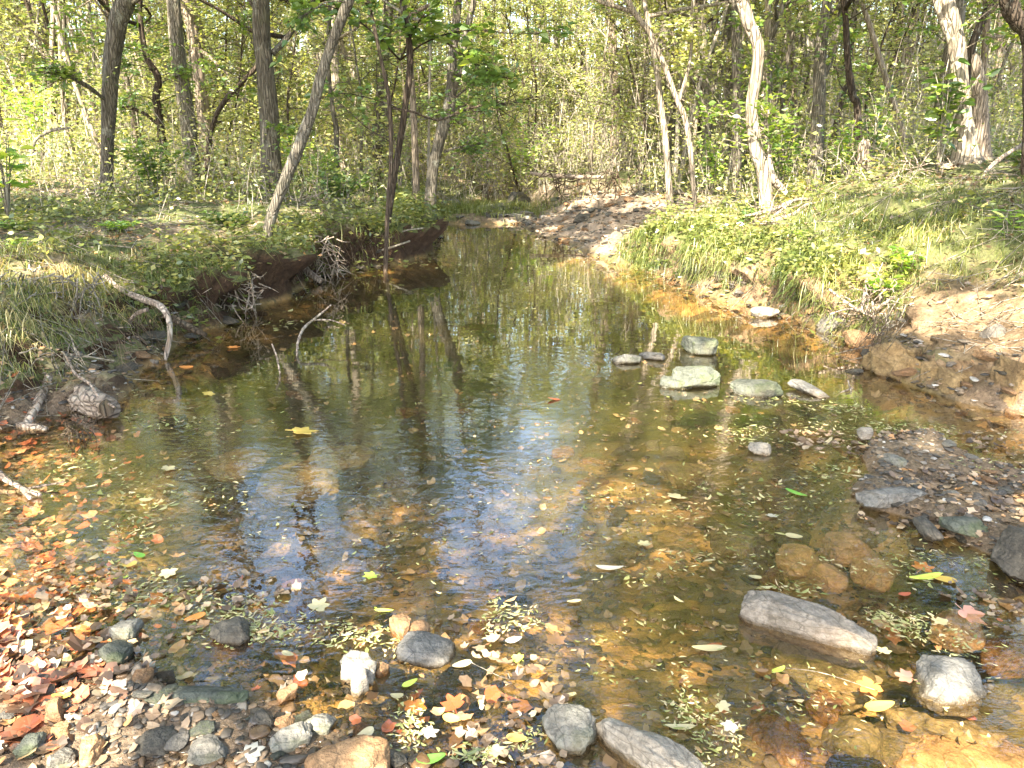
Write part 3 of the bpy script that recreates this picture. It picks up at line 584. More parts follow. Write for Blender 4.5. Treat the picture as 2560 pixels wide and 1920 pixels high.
# background trees: prototypes, then copies with their parts
def proto(kind, seed, H, r, n_limb, n_twig, leaf, per, bark_m, leaf_m, low):
    rng = np.random.default_rng(seed); a, lv = Acc(), Acc()
    pts = [np.array([0, 0, -.3])]; d = np.array([rng.normal(0, .07), rng.normal(0, .07), 1.])
    while pts[-1][2] < H: d = d + np.array([rng.normal(0, .10), rng.normal(0, .10), .12]); d /= np.linalg.norm(d); pts.append(pts[-1] + d * H / 12)
    q = smooth_path(np.array(pts), 34); hh = q[:, 2] / H
    tube(a, q, r * (1.0 - .8 * np.clip(hh, 0, 1)) * (1 + .5 * np.exp(-np.maximum(q[:, 2], 0) / .2)), 8, .14, seed)
    limbs = []; hi = q[q[:, 2] > low]
    for k in range(n_limb):
        u = (k + rng.random()) / n_limb; b = hi[int(u * (len(hi) - 1))]; az = rng.uniform(0, 6.28)
        lp = limb_paths(rng, b, (math.cos(az), math.sin(az), rng.uniform(.1, .8)), (H * .24) * (1.1 - .7 * u) * rng.uniform(.6, 1.3)); limbs.append(lp)
        tube(a, lp, np.linspace(r * .35, .004, len(lp)), 5, 0, 0)
    foliage(a, lv, rng, limbs, n_twig, .5, per, leaf, gap=False)
    root = empty(kind, (0, 0, 0)); a.obj('trunk', M[bark_m], root, True); lv.obj('crown', M[leaf_m], root)
    return root
def dup(root, loc, rz, sc):
    r = root.copy(); C.objects.link(r); r.location = loc; r.rotation_euler = (0, 0, rz); r.scale = (sc[0], sc[0], sc[1])
    for ch in list(root.children): c = ch.copy(); C.objects.link(c); c.parent = r
    return r
protos = []
for k in range(4): protos.append(('s', proto('young_tree', 100 + k, 5.5, .035, 16, 260, .085, 8, ['twig', 'bark', 'bark_pale', 'bark_dark'][k], 'under', .7)))
for k in range(5): protos.append(('m', proto('woodland_tree', 120 + k, 10, .085, 20, 420, .10, 9, ['bark', 'bark_pale', 'bark_pale', 'bark_dark', 'bark_tan'][k], 'under', 1.8)))
for k in range(3): protos.append(('l', proto('tall_tree', 140 + k, 15, .16, 22, 900, .12, 9, ['bark', 'bark_tan', 'bark_dark'][k], 'canopy', 4.5)))
for k in range(4): protos.append(('p', proto('pole_tree', 160 + k, 10, .05, 9, 200, .10, 8, ['bark_pale', 'twig', 'bark', 'bark_pale'][k], 'under', 5.2)))
rng = np.random.default_rng(77); used = set()
LAB = {'p': ('slender straight pole of a tree with a bare lower stem', 'slender straight trees', 'tree'),
       's': ('slim young tree in the thicket behind the creek', 'young trees in the thicket', 'sapling'),
       'm': ('woodland tree among many beyond the creek', 'woodland trees beyond the creek', 'tree'),
       'l': ('tall tree of the wood beyond the creek', 'tall trees of the wood', 'tree')}
def place(kind, x, y, sc=1.0):
    ks = [i for i, p in enumerate(protos) if p[0] == kind]; i = ks[rng.integers(0, len(ks))]
    loc = (x, y, G(x, y) - .05); rz = rng.uniform(0, 6.28); s = sc * rng.uniform(.8, 1.25)
    if i in used: o = dup(protos[i][1], loc, rz, (s, s * rng.uniform(.9, 1.15)))
    else: o = protos[i][1]; used.add(i); o.location = loc; o.rotation_euler = (0, 0, rz); o.scale = (s, s, s)
    tag(o, LAB[kind][0], LAB[kind][2], LAB[kind][1])
taken = []
def spot(y0, y1, dmin, wide=.70):
    for _ in range(60):
        y = math.sqrt(rng.uniform(y0 * y0, y1 * y1)); x = rng.uniform(-1, 1) * (wide * y + 1.5)
        if y < 19.5 and xl(y) - .8 < x < xr(y) + 2.6: continue
        if all((x - a) ** 2 + (y - b) ** 2 > dmin * dmin for a, b in taken): taken.append((x, y)); return x, y
    return None
for n_, kind, y0, y1, dm in ((12, 'l', 19, 44, 2.0), (110, 'm', 15.5, 40, .6), (130, 's', 14.5, 34, .4), (170, 'p', 15, 34, .35)):
    for _ in range(n_):
        q = spot(y0, y1, dm)
        if q:
            az = math.degrees(math.atan2(q[0], q[1])); lim = {'l': 46, 'm': 31, 's': 15, 'p': 25}[kind]
            if -24 < az < 9 and q[1] < lim:
                if kind == 'l': continue
                kind_ = 's'
            else: kind_ = kind
            place(kind_, *q)
# tall trees whose crowns close over the creek or shade it, their trunks beside and behind the camera
def canopy_tree(x, y, H, seed, n_twig=520, lean=(0, 0), r=.16, low=5.0, limb=4.6):
    rng = np.random.default_rng(seed); a, lv = Acc(), Acc(); base = np.array([x, y, G(x, y) - .15])
    pts = [base]; d = np.array([lean[0], lean[1], 1.])
    while pts[-1][2] < H: d = d + rng.normal(0, .05, 3) + np.array([0, 0, .06]); d /= np.linalg.norm(d); pts.append(pts[-1] + d * H / 11)
    q = smooth_path(np.array(pts), 36); tube(a, q - base, r * (1 - .8 * np.clip(q[:, 2] / H, 0, 1)), 12, .12, seed)
    hi = q[q[:, 2] > low]; limbs = []
    for k in range(14):
        u = (k + rng.random()) / 14; b = hi[int(u * (len(hi) - 1))]; az = rng.uniform(0, 6.28)
        lp = limb_paths(rng, b, (math.cos(az), math.sin(az), rng.uniform(.05, .6)), limb * (1.05 - .6 * u) * rng.uniform(.7, 1.2)); limbs.append(lp); tube(a, lp - base, np.linspace(.05, .007, len(lp)), 6)
    tw, ll = Acc(), Acc(); foliage(tw, ll, rng, limbs, n_twig, .6, 11, .14)
    if tw.V: 
        tw.V = [v - base for v in tw.V]; ll.V = [v - base for v in ll.V]
        for V, F in ((np.concatenate(tw.V), tw.F),): a.V.append(V); [a.F.append(f + a.n) for f in F]; a.A += tw.A; a.n += len(V)
    root = empty('tall_tree', base, 'tall tree whose crown reaches over the creek', 'tree', 'trees arching over the creek')
    a.obj('trunk', M['bark'], root, True)
    if ll.V: ll.obj('crown', M['canopy'], root)
for i, (x, y, H, lean) in enumerate([(-6.5, 7.5, 13, (.12, 0)), (-8.5, 11, 14, (.1, 0)), (-9.5, 4.5, 13, (.1, 0)), (8.2, 6.5, 13, (-.12, 0)), (9.5, 10.5, 14, (-.12, 0)), (7.6, 14.5, 14, (-.1, 0)), (-6.2, 15.5, 14, (.1, 0)),
                                     (3.8, 18.8, 13, (-.15, -.1)), (-3.4, 19.5, 13, (.1, -.1))]):
    canopy_tree(x, y, H, 300 + i, lean=lean, n_twig=300)
for i, (x, y, H, lean, nt_) in enumerate([(-8.6, 10.4, 12.5, (.42, -.05), 1300), (9.2, 11.0, 12.5, (-.42, -.05), 1300), (-6.2, 6.6, 11, (.40, .05), 1500), (6.4, 6.4, 11, (-.40, .05), 1500), (-7.4, 8.6, 12, (.42, .0), 900), (7.6, 8.8, 12, (-.42, .0), 900), (5.6, 2.6, 9.5, (-.3, .15), 400), (-5.6, -2.5, 11, (.2, .05), 1100), (-5.4, .8, 11, (.16, .05), 1100), (-3.2, -5.5, 11, (.1, .1), 700), (4.9, -.6, 11, (-.25, 0), 500), (5.2, -4.5, 11, (-.2, .1), 600), (.8, -4.4, 11, (0, .1), 600), (-8.5, -1, 12, (.1, 0), 800), (-7.5, 4.2, 12, (.15, 0), 700)]):
    canopy_tree(x, y, H, 340 + i, lean=lean, n_twig=nt_)

# the far wood: one mass of stems and leaves
def far_woods():
    rng = np.random.default_rng(5); st, lv = Acc(), Acc()
    n = 2600; y = np.sqrt(rng.uniform(26 ** 2, 72 ** 2, n)); x = rng.uniform(-1, 1, n) * (.74 * y + 3)
    z = gz(x, y, False) - .2; H = rng.uniform(5, 12, n); A = np.stack([x, y, z], -1)
    tilt = rng.normal(0, .07, (n, 2))
    for k in range(4):
        B = A + np.column_stack([tilt * H[:, None] / 4 + rng.normal(0, .10, (n, 2)), H / 4])
        r = .02 + .09 * rng.random(n) ** 2 if k == 0 else r
        prisms(st, A, B, r * (1 - .22 * k), r * (1 - .22 * (k + 1)), rng.random(n)); A = B
    m = 125000; y = rng.uniform(27, 80, m); x = rng.uniform(-1, 1, m) * (.76 * y + 3)
    cl = noise(x * .55, y * .3, 0, 61); base = gz(x, y, False)
    z = base + rng.beta(1.0, 1.5, m) * 14 * np.where((x > -.46 * y) & (x < .16 * y), .8, 1)
    c3 = noise(x * .8, y * .5, z * .7, 62); ok = c3 > -.22; x, y, z, c3 = x[ok], y[ok], z[ok], c3[ok]
    Pn = np.stack([x, y, z], -1); D = rng.normal(0, 1, (len(x), 3)); D[:, 2] *= .4
    leaves(lv, rng, Pn, D, .17 + .0022 * y, .55, .45, 0, rnd=np.clip(.5 + c3 * .5 + rng.normal(0, .22, len(x)), 0, 1))
    tag(st.obj('distant_tree_stems', M['twig'], None, True), kind='stuff')
    tag(lv.obj('distant_foliage', M['under']), kind='stuff')
far_woods()

# ------------------------------------------------------------------ undergrowth, grass, litter (nobody could count these)
def brush():
    rng = np.random.default_rng(8); st, lv = Acc(), Acc()
    def stems(n, y0, y1, h0, h1, r0, xr_=(-1, 1), keep=None, bend=.28):
        y = np.sqrt(rng.uniform(y0 * y0, y1 * y1, n)); x = rng.uniform(xr_[0], xr_[1], n) * (.70 * y + 1)
        ok = ~((x > xl(y) - .5) & (x < xr(y) + 2.2) & (y < 18.5))
        if keep is not None: ok &= keep(x, y)
        x, y = x[ok], y[ok]; n = len(x); A = np.stack([x, y, gz(x, y, False) - .05], -1); H = rng.uniform(h0, h1, n)
        d = rng.normal(0, bend * .6, (n, 2)); r = r0 * rng.uniform(.5, 1.4, n); tips = []; rn = rng.random(n)
        for k in range(4):
            d = d + rng.normal(0, bend * .5, (n, 2)); B = A + np.column_stack([d * (H / 4)[:, None], H / 4 * (1 - .5 * np.minimum(np.hypot(d[:, 0], d[:, 1]), 1))])
            prisms(st, A, B, r * (1 - .2 * k), r * (1 - .2 * (k + 1)), rn); tips.append((A, B)); A = B
        return tips
    def leafy(tips, per, size, tone=.0):
        for A, B in tips[1:]:
            k = np.repeat(np.arange(len(A)), per); u = rng.random(len(k))[:, None]
            Pn = A[k] * (1 - u) + B[k] * u + rng.normal(0, .13, (len(k), 3))
            leaves(lv, rng, Pn, rng.normal(0, 1, (len(k), 3)) * [1, 1, .3], size, .5, .5, 0, rnd=np.clip(rng.random(len(k)) + tone, 0, 1))
    leafy(stems(2000, 16.5, 34, .8, 3.6, .009), 6, .12, .2)
    leafy(stems(1900, 12.5, 24, .5, 2.4, .007), 8, .085, .1)
    leafy(stems(700, 9, 16, .3, 1.2, .006), 5, .07)
    stems(600, 18.5, 26, 1.0, 3.4, .009, (-.18, .3), bend=.5)          # bare pale canes behind the creek's end
    stems(600, 16, 30, 2.0, 5.5, .012, (.1, 1), bend=.18)
    tag(st.obj('undergrowth_stems', M['twig']), kind='stuff'); tag(lv.obj('undergrowth_leaves', M['under']), kind='stuff')
brush()

def scatter(rng, n, y0, y1, wide=.72, pw=1.0):
    """positions thinning out with distance, on both banks"""
    y = y0 * (y1 / y0) ** (rng.random(n) ** pw); x = rng.uniform(-1, 1, n) * (wide * y + .8); return x, y
def grass():
    rng = np.random.default_rng(9); a = Acc()
    def blades(x, y, L, wd, dirx=None, droop=.5, rn=None):
        n = len(x); z = gz(x, y) - .01; az = rng.uniform(0, 6.283, n); hd = np.stack([np.cos(az), np.sin(az)], -1) * rng.uniform(.15, .7, n)[:, None]
        if dirx is not None: hd = hd * 1.2 + np.stack([dirx, -.15 * np.ones(n)], -1)
        L = L * rng.uniform(.5, 1.3, n); P0 = np.stack([x, y, z], -1); up = rng.uniform(.5, 1, n)
        P1 = P0 + np.column_stack([hd * (L * .4)[:, None], L * .5 * up]); P2 = P1 + np.column_stack([hd * (L * .55)[:, None], L * (.28 - droop * rng.uniform(.1, 1.1, n))])
        P3 = P2 + np.column_stack([hd * (L * .3)[:, None], -L * droop * rng.uniform(.2, .9, n)])
        s = np.stack([-hd[:, 1], hd[:, 0], 0 * az], -1); s /= np.linalg.norm(s, axis=1)[:, None] + 1e-6; dx_ = (warp(x, y, z) - x)[:, None] * [1, 0, 0]; P0 = P0 + dx_; P1 = P1 + dx_; P2 = P2 + dx_; P3 = P3 + dx_
        w_ = (wd * rng.uniform(.6, 1.3, n))[:, None]
        V = np.stack([P0 - s * w_, P0 + s * w_, P1 - s * w_ * .9, P1 + s * w_ * .9, P2 - s * w_ * .6, P2 + s * w_ * .6, P3], 1)
        b = (np.arange(n) * 7)[:, None]; rn = rng.random(n) if rn is None else rn
        a.add(V, np.vstack([b + np.array([[0, 1, 3, 2]]), b + np.array([[2, 3, 5, 4]])]), b + np.array([[4, 5, 6]]), r=None)
        a.A[-2] = np.tile(rn, 2); a.A[-1] = rn
    # tufts over the banks
    x, y = scatter(rng, 130000, 4.2, 22)
    dl, dr = xl(y) - x, x - xr(y)
    z = gz(x, y, False); patch = noise(x * .9, y * .9, 0, 81) + .5 * noise(x * 3, y * 3, 0, 82)
    onL = (dl > .25) & (patch > -.15); onR = (dr > .5) & (z > np.where(y < 6.6, .55, .32)) & (patch > -.3) & (y < 11.5); onR |= (dr > 3.0) & (z > .7) & (patch > .1)
    ok = (onL | onR) & (rng.random(len(x)) < .75); x, y = x[ok], y[ok]
    tone = np.clip(.45 + .35 * noise(x * .7, y * .7, 0, 83) + rng.normal(0, .22, len(x)), 0, 1)
    blades(x, y, .08 + .07 * rng.random(len(x)), .0016 + .00026 * y, rn=tone)
    # long grass hanging over the lips
    for side, y0, y1, n, dd in (('L', 5.2, 14.5, 8000, (.10, .9)), ('R', 6.2, 10.5, 15000, (.12, 1.5)), ('R', 6.1, 10.6, 13000, (.06, .65)), ('L', 3.8, 7.2, 16000, (.35, 2.2)), ('R', 4.0, 6.5, 1500, (1.0, 2.2))):
        y = rng.uniform(y0, y1, n); d = rng.uniform(dd[0], dd[1], n); x = xl(y) - d if side == 'L' else xr(y) + d
        cl = noise(y * 4.1, x * 4.1, 0, 84 + ord(side)) + .7 * noise(y * 11, x * 11, 0, 85) + rng.normal(0, .15, n); ok = cl > -.05; x, y = x[ok], y[ok]; n = len(y)
        blades(x, y, .07 + .20 * rng.random(n) ** 1.8, .0016 + .00022 * y, (1.0 if side == 'L' else -1.0) * rng.uniform(-.5, .8, n), .9, np.clip(.45 + .3 * noise(x * 2.5, y * 2.5, 0, 86) + rng.normal(0, .25, n) + (.38 if y1 == 7.2 else 0) * (noise(x * 1.5, y * 1.5, 0, 87) > -.25), 0, 1))
    # bright grass clump at the creek's end
    q = W(478, 190, .3); x = rng.normal(q[0], 1.0, 5000); y = rng.normal(17.6, .7, 5000)
    blades(x, y, .34 + 0 * x, .005, rn=np.clip(rng.normal(.62, .15, 5000), 0, 1), droop=.35)
    tag(a.obj('grass', M['grass']), kind='stuff')
grass()

def ground_cover():
    """low broad-leaved weeds and creepers on the banks"""
    rng = np.random.default_rng(10); a = Acc()
    x, y = scatter(rng, 5200, 4.4, 26); ok = ~((x < 0) & (y < 7.5) & (rng.random(len(x)) < .7)); x, y = x[ok], y[ok]; patch = noise(x * .6, y * .6, 0, 91) + .4 * noise(x * 2, y * 2, 0, 92)
    dl, dr = xl(y) - x, x - xr(y); ok = ((dl > .35) & (patch > -.05)) | ((dr > .8) & (gz(x, y, False) > .6) & (patch > .15)); x, y = x[ok], y[ok]
    ye = rng.uniform(6.2, 14.5, 460); xe = xl(ye) - rng.uniform(.06, .7, 460); yr = rng.uniform(6.4, 10.5, 200); xR = xr(yr) + rng.uniform(.12, .7, 200)
    x = np.concatenate([x, xe, xR]); y = np.concatenate([y, ye, yr])
    k = np.repeat(np.arange(len(x)), 14); h = rng.uniform(.02, .24, len(k)) * rng.uniform(.5, 1.5, len(x))[k]
    px_, py_ = x[k] + rng.normal(0, .09, len(k)), y[k] + rng.normal(0, .09, len(k))
    gz_ = gz(px_, py_, False); Pn = np.stack([warp(px_, py_, gz_), py_, gz_ + h], -1)
    leaves(a, rng, Pn, rng.normal(0, 1, (len(k), 3)) * [1, 1, .2], .045 + .0028 * y[k], .5, .7, 0, rnd=np.clip(rng.random(len(x))[k] * .6 + rng.random(len(k)) * .4, 0, 1))
    tag(a.obj('ground_cover', M['cover']), kind='stuff')
ground_cover()

def litter():
    rng = np.random.default_rng(11); a = Acc(); rd = Acc(); tw = Acc(); rl = Acc()
    x, y = scatter(rng, 60000, 3.6, 26, pw=.9); dl, dr = xl(y) - x, x - xr(y); ok = (dl > .05) | (dr > .05); x, y = x[ok], y[ok]
    p = noise(x * 1.1, y * 1.1, 0, 95); ok = rng.random(len(x)) < .55 + .45 * p; x, y = x[ok], y[ok]
    ok = ~((x > 2.6) & (y < 7) & (gz(x, y, False) < .55) & (rng.random(len(x)) < .75)); x, y = x[ok], y[ok]; gz_ = gz(x, y)
    Pn = np.stack([warp(x, y, gz_), y, gz_ + rng.uniform(.004, .03, len(x))], -1)
    leaves(a, rng, Pn, rng.normal(0, 1, (len(x), 3)) * [1, 1, .25], .04 + .0022 * y, .5, .7, 0)
    # gravel bars and the near left shore
    for poly, n, lo, hi in ((BARL, 1100, -.4, 9), (BARR, 900, -.35, 9)):
        mn, mx = poly.min(0), poly.max(0); x = rng.uniform(max(mn[0], -4), min(mx[0], 4.2), n * 4); y = rng.uniform(max(mn[1], 1.2), mx[1], n * 4)
        sd = sdpoly(x, y, poly); ok = (sd > lo) & (noise(x * 3, y * 3, 0, 97) > -.1); x, y = x[ok][:n], y[ok][:n]
        z = np.maximum(gz(x, y), 0) + rng.uniform(.003, .012, len(x))
        leaves(a, rng, np.stack([x, y, z], -1), rng.normal(0, 1, (len(x), 3)) * [1, 1, .1], .04 * rng.uniform(.5, 1.5, len(x)), .5, .85, 2)
    # drifts of red and orange leaves at the left shore
    for c, rx, ry, n in (((15, 600), 50, 60, 560), ((50, 520), 50, 60, 380), ((25, 440), 60, 22, 240), ((70, 425), 40, 12, 60), ((10, 690), 70, 50, 300), ((180, 620), 120, 40, 60), ((900, 640), 120, 40, 26), ((430, 700), 60, 25, 16)):
        for q in range(n):
            u, v = rng.normal(0, .8, 2); w_ = W(c[0] + u * rx, min(760, max(400, c[1] + v * ry))); z = max(G(w_[0], w_[1]), -.05 - .1 * rng.random()) + .006 + .012 * rng.random()
            rd_p.append((w_[0], w_[1], z))
    Pn = np.array(rd_p); leaves(rd, rng, Pn, rng.normal(0, 1, (len(Pn), 3)) * [1, 1, .1], .06 * rng.uniform(.4, 1.4, len(Pn)), .62, .84, 2)
    # sunken leaves on the bed
    x = rng.uniform(-3.4, 3.4, 3400); y = rng.uniform(1.4, 9, 3400); z = gz(x, y); ok = (z < -.01) & (rng.random(len(x)) < np.where(y > 4.2, .3, 1)); x, y, z = x[ok], y[ok], z[ok]
    leaves(a, rng, np.stack([x, y, z + rng.uniform(.004, .02, len(x))], -1), rng.normal(0, 1, (len(x), 3)) * [1, 1, .1], .055 * rng.uniform(.5, 1.4, len(x)), .55, .85, 2, rnd=rng.random(len(x)) ** 1.3 * .9)
    tag(a.obj('leaf_litter', M['litter']), kind='stuff'); tag(rd.obj('red_leaf_litter', M['redlitter']), kind='stuff')
    # fallen twigs
    x, y = scatter(rng, 5200, 3.9, 22); dl, dr = xl(y) - x, x - xr(y); ok = (dl > .1) | (dr > .1); x, y = x[ok], y[ok]; n = len(x)
    az = rng.uniform(0, 6.283, n); L = rng.uniform(.08, .5, n); x2, y2 = x + np.cos(az) * L, y + np.sin(az) * L
    prisms(tw, np.stack([x, y, gz(x, y) + .015], -1), np.stack([x2, y2, gz(x2, y2) + rng.uniform(.01, .12, n)], -1), .0025 + .0003 * y, .0012 + .0002 * y, rng.random(n))
    # fine hanging rootlets under the left lip and the right bank
    for side, y0, y1, n in (('L', 5.0, 13, 420), ('R', 5.2, 9.5, 260)):
        y = rng.uniform(y0, y1, n); s = -1 if side == 'L' else 1; xx = (xl(y) if side == 'L' else xr(y)) + s * rng.uniform(-.02, .25, n)
        A = np.stack([xx, y, rng.uniform(.15, .42, n)], -1); B = A + np.stack([-s * rng.uniform(.0, .16, n), rng.normal(0, .05, n), -rng.uniform(.08, .35, n)], -1); B[:, 2] = np.maximum(B[:, 2], .01)
        prisms(rl, A, B, .0035, .001, rng.random(n))
    tag(rl.obj('rootlets', M['rootlet'], None, True), kind='stuff')
    tag(tw.obj('fallen_twigs', M['twig'], None, True), kind='stuff')
rd_p = []
litter()

def floating():
    """pale leaflets drifting on the water in rafts"""
    rng = np.random.default_rng(12); a = Acc(); L = []
    cl = [(130, 525, 46, 42, 260, .026), (90, 575, 60, 30, 120, .026), (215, 600, 60, 22, 230, .024), (270, 620, 80, 24, 420, .024), (345, 632, 50, 18, 190, .024), (150, 590, 50, 22, 120, .026),
          (395, 650, 40, 22, 60, .024), (500, 625, 30, 18, 110, .024), (520, 610, 26, 12, 60, .026), (415, 730, 24, 34, 150, .022), (490, 757, 50, 14, 130, .022), (540, 735, 30, 20, 60, .02),
          (690, 705, 34, 46, 230, .02), (725, 740, 30, 26, 80, .02), (905, 630, 34, 26, 170, .022), (880, 618, 26, 12, 60, .022), (960, 640, 60, 34, 120, .022), (790, 590, 34, 10, 70, .024), (930, 575, 70, 24, 160, .024),
          (760, 690, 80, 40, 60, .022), (870, 700, 90, 50, 70, .022), (640, 510, 120, 34, 150, .026), (740, 490, 90, 40, 230, .028), (700, 560, 120, 26, 150, .026), (790, 440, 90, 26, 260, .03),
          (880, 430, 70, 14, 230, .032), (950, 440, 60, 14, 160, .032), (830, 405, 46, 10, 120, .034), (760, 400, 60, 8, 90, .036), (990, 470, 50, 16, 90, .03), (840, 470, 40, 20, 100, .03),
          (170, 420, 60, 14, 110, .034), (250, 400, 90, 30, 90, .03), (60, 470, 70, 24, 130, .03), (205, 470, 80, 30, 90, .03), (330, 290, 60, 14, 90, .05), (260, 320, 60, 10, 70, .05), (420, 262, 40, 7, 90, .06),
          (140, 395, 30, 8, 60, .03), (600, 400, 160, 50, 50, .034), (470, 540, 160, 60, 70, .026), (640, 650, 100, 60, 60, .022), (300, 540, 120, 50, 60, .026), (560, 300, 120, 25, 40, .05)]
    for cx, cy, rx, ry, n, sz in cl:
        n = int(n * .95); u, v = rng.normal(0, .55, (2, n)); k = rng.integers(0, 7, n); cen = rng.normal(0, .6, (2, 7))
        px_, py_ = cx + rx * (u * .45 + cen[0][k] * .75), cy + ry * (v * .45 + cen[1][k] * .75)
        for p, q in zip(px_, py_):
            if q > 225: w_ = W(p, q); L.append((w_[0], w_[1], sz))
    L = np.array(L); z = np.maximum(gz(L[:, 0], L[:, 1]), 0) + rng.uniform(.002, .007, len(L)); ok = z < .08; L, z = L[ok], z[ok]
    Pn = np.stack([L[:, 0], L[:, 1], z], -1); D = rng.normal(0, 1, (len(L), 3)); D[:, 2] *= .06
    D /= np.linalg.norm(D[:, :2], axis=1)[:, None]
    n = len(L); up = np.tile([0, 0, 1.], (n, 1)) + rng.normal(0, .10, (n, 3)); S_ = np.cross(D, up); S_ /= np.linalg.norm(S_, axis=1)[:, None]
    l = L[:, 2:3] * 1.15 * rng.uniform(.3, 1.0, (n, 1)) ** .7 * np.where(rng.random((n, 1)) < .06, 1.9, 1); wd = l * rng.uniform(.06, .2, (n, 1)); bend = S_ * l * rng.normal(0, .12, (n, 1)); lift = np.array([0, 0, 1.]) * l * rng.uniform(0, .16, (n, 1))
    V = np.stack([Pn, Pn + D * l * .35 + S_ * wd + bend, Pn + D * l * .7 + S_ * wd * .7 + bend, Pn + D * l + lift, Pn + D * l * .7 - S_ * wd * .7 + bend + lift * .4, Pn + D * l * .35 - S_ * wd + bend], 1); b = (np.arange(n) * 6)[:, None]; r = rng.random(n)
    a.add(V, np.vstack([b + np.array([[0, 1, 2, 3]]), b + np.array([[3, 4, 5, 0]])]), r=np.tile(r, 2))
    tag(a.obj('floating_leaves', M['float']), kind='stuff')
floating()

# ------------------------------------------------------------------ rocks
import bmesh
_ico = {}
def ico(k):
    if k not in _ico:
        b = bmesh.new(); bmesh.ops.create_icosphere(b, subdivisions=k + 1, radius=1); b.verts.ensure_lookup_table()
        _ico[k] = (np.array([v.co[:] for v in b.verts]), np.array([[v.index for v in f.verts] for f in b.faces])); b.free()
    return _ico[k]
def rock_verts(seed, dims, k=4, cuts=9, rough=.09, box=.6, fr=2.2):
    rng = np.random.default_rng(seed); V, F = ico(k); p = np.sign(V) * np.abs(V) ** box
    for _ in range(cuts):
        n = rng.normal(0, 1, 3); n /= np.linalg.norm(n); d = rng.uniform(.62, .95); t = p @ n - d; p = p - np.outer(np.maximum(t, 0), n) * .92
    o = rng.uniform(0, 50, 3); q = V * fr + o
    p = p * (1 + rough * fbm(q[:, 0], q[:, 1], q[:, 2], seed, 4)[:, None]) + .03 * V * fbm(q[:, 0] * 4, q[:, 1] * 4, q[:, 2] * 4, seed + 3, 2)[:, None]
    p = p * np.array(dims) * .5 / np.array([1, 1, 1]); return p, F
def rock(name, label, p0, p1, width, height, mt, seed, z=0.0, tilt=0.0, sink=.3, cuts=9, rough=.09, box=.6, group=None, k=4, roll=0.0, cat='rock'):
    """a rock whose long axis runs from pixel p0 to pixel p1 on the level z; width and height in metres"""
    a, b = W(*p0, z), W(*p1, z); c = (a + b) / 2; L = np.linalg.norm(b - a); yaw = math.atan2(b[1] - a[1], b[0] - a[0])
    V, F = rock_verts(seed, (L, width, height / (1 - sink)), k, cuts, rough, box)
    cr, sr = math.cos(roll), math.sin(roll); V = V @ np.array([[1, 0, 0], [0, cr, sr], [0, -sr, cr]])
    ct, st_ = math.cos(tilt), math.sin(tilt); V = V @ np.array([[ct, 0, -st_], [0, 1, 0], [st_, 0, ct]])
    cy, sy = math.cos(yaw), math.sin(yaw); V = V @ np.array([[cy, sy, 0], [-sy, cy, 0], [0, 0, 1]])
    A = Acc(); A.add(V, F); o = A.obj(name, M[mt], None, True); H = height / (1 - sink)
    o.location = (c[0], c[1], z + H * (.5 - sink)); return tag(o, label, cat, group)
# the row of rocks across mid-stream
rock('rock', 'tallest green-grey boulder in mid-stream, behind the row of low rocks', (680, 351), (718, 353), .22, .13, 'rock_green', 1, sink=.25)
rock('rock', 'broad rounded boulder with a pale top in the mid-stream row', (671, 384), (722, 385), .24, .115, 'rock_green', 2, sink=.3, cuts=5)
rock('rock', 'dark flat rock tucked against the left foot of the rounded boulder', (660, 385), (692, 387), .14, .07, 'rock_green', 3)
rock('rock', 'long low pale-topped rock right of the rounded boulder', (723, 390), (780, 395), .17, .09, 'rock_green', 4, cuts=6)
rock('rock', 'thin dark slab tipped down to the right at the end of the row', (784, 386), (829, 398), .12, .05, 'rock_grey', 5, tilt=.18, cuts=12)
rock('rock', 'small whitish rock left of the boulders in mid-stream', (613, 362), (641, 362), .13, .065, 'rock_pale', 6)
rock('rock', 'low grey wedge beside the small whitish rock', (639, 357), (664, 361), .09, .05, 'rock_grey', 7, tilt=-.1)
rock('rock', 'pale rock with its mirror image by the far right shore', (749, 317), (777, 316), .16, .09, 'rock_white', 8, cuts=11)
rock('rock', 'white-topped rock standing alone with orange leaves behind it', (748, 451), (771, 454), .09, .05, 'rock_white', 9, tilt=-.1)
rock('rock', 'rough brown boulder under the right bank grass', (788, 314), (812, 320), .22, .16, 'rock_brown', 10, sink=.2)
rock('rock', 'squat dark boulder under the tangle of roots on the right bank', (818, 326), (842, 334), .2, .15, 'rock_grey', 11, sink=.2)
rock('rock', 'tan block of hard soil at the foot of the right bank', (846, 342), (876, 352), .2, .13, 'rock_brown', 12, sink=.2)
rock('rock', 'rounded ochre outcrop nosing into the water at the right shore', (866, 368), (932, 382), .42, .26, 'rock_ochre', 13, sink=.3, rough=.2)
rock('rock', 'lumpy ochre outcrop further along the right shore', (930, 383), (985, 396), .36, .24, 'rock_ochre', 14, sink=.3, rough=.22)
rock('rock', 'knobbly ochre outcrop at the right edge under the bare soil', (980, 396), (1040, 412), .40, .30, 'rock_ochre', 15, sink=.3, rough=.2)
rock('rock', 'pale stone lying on the bare soil slope of the right bank', (981, 339), (1004, 337), .13, .10, 'rock_white', 16, z=.30, sink=.3)
rock('rock', 'dark grey rock cut by the right edge at the waterline', (1014, 408), (1040, 412), .14, .10, 'rock_grey', 17)
rock('rock', 'flaking pale lump of clay on the far right shore under the grass', (700, 290), (722, 293), .22, .13, 'rock_white', 18, rough=.2, sink=.2)
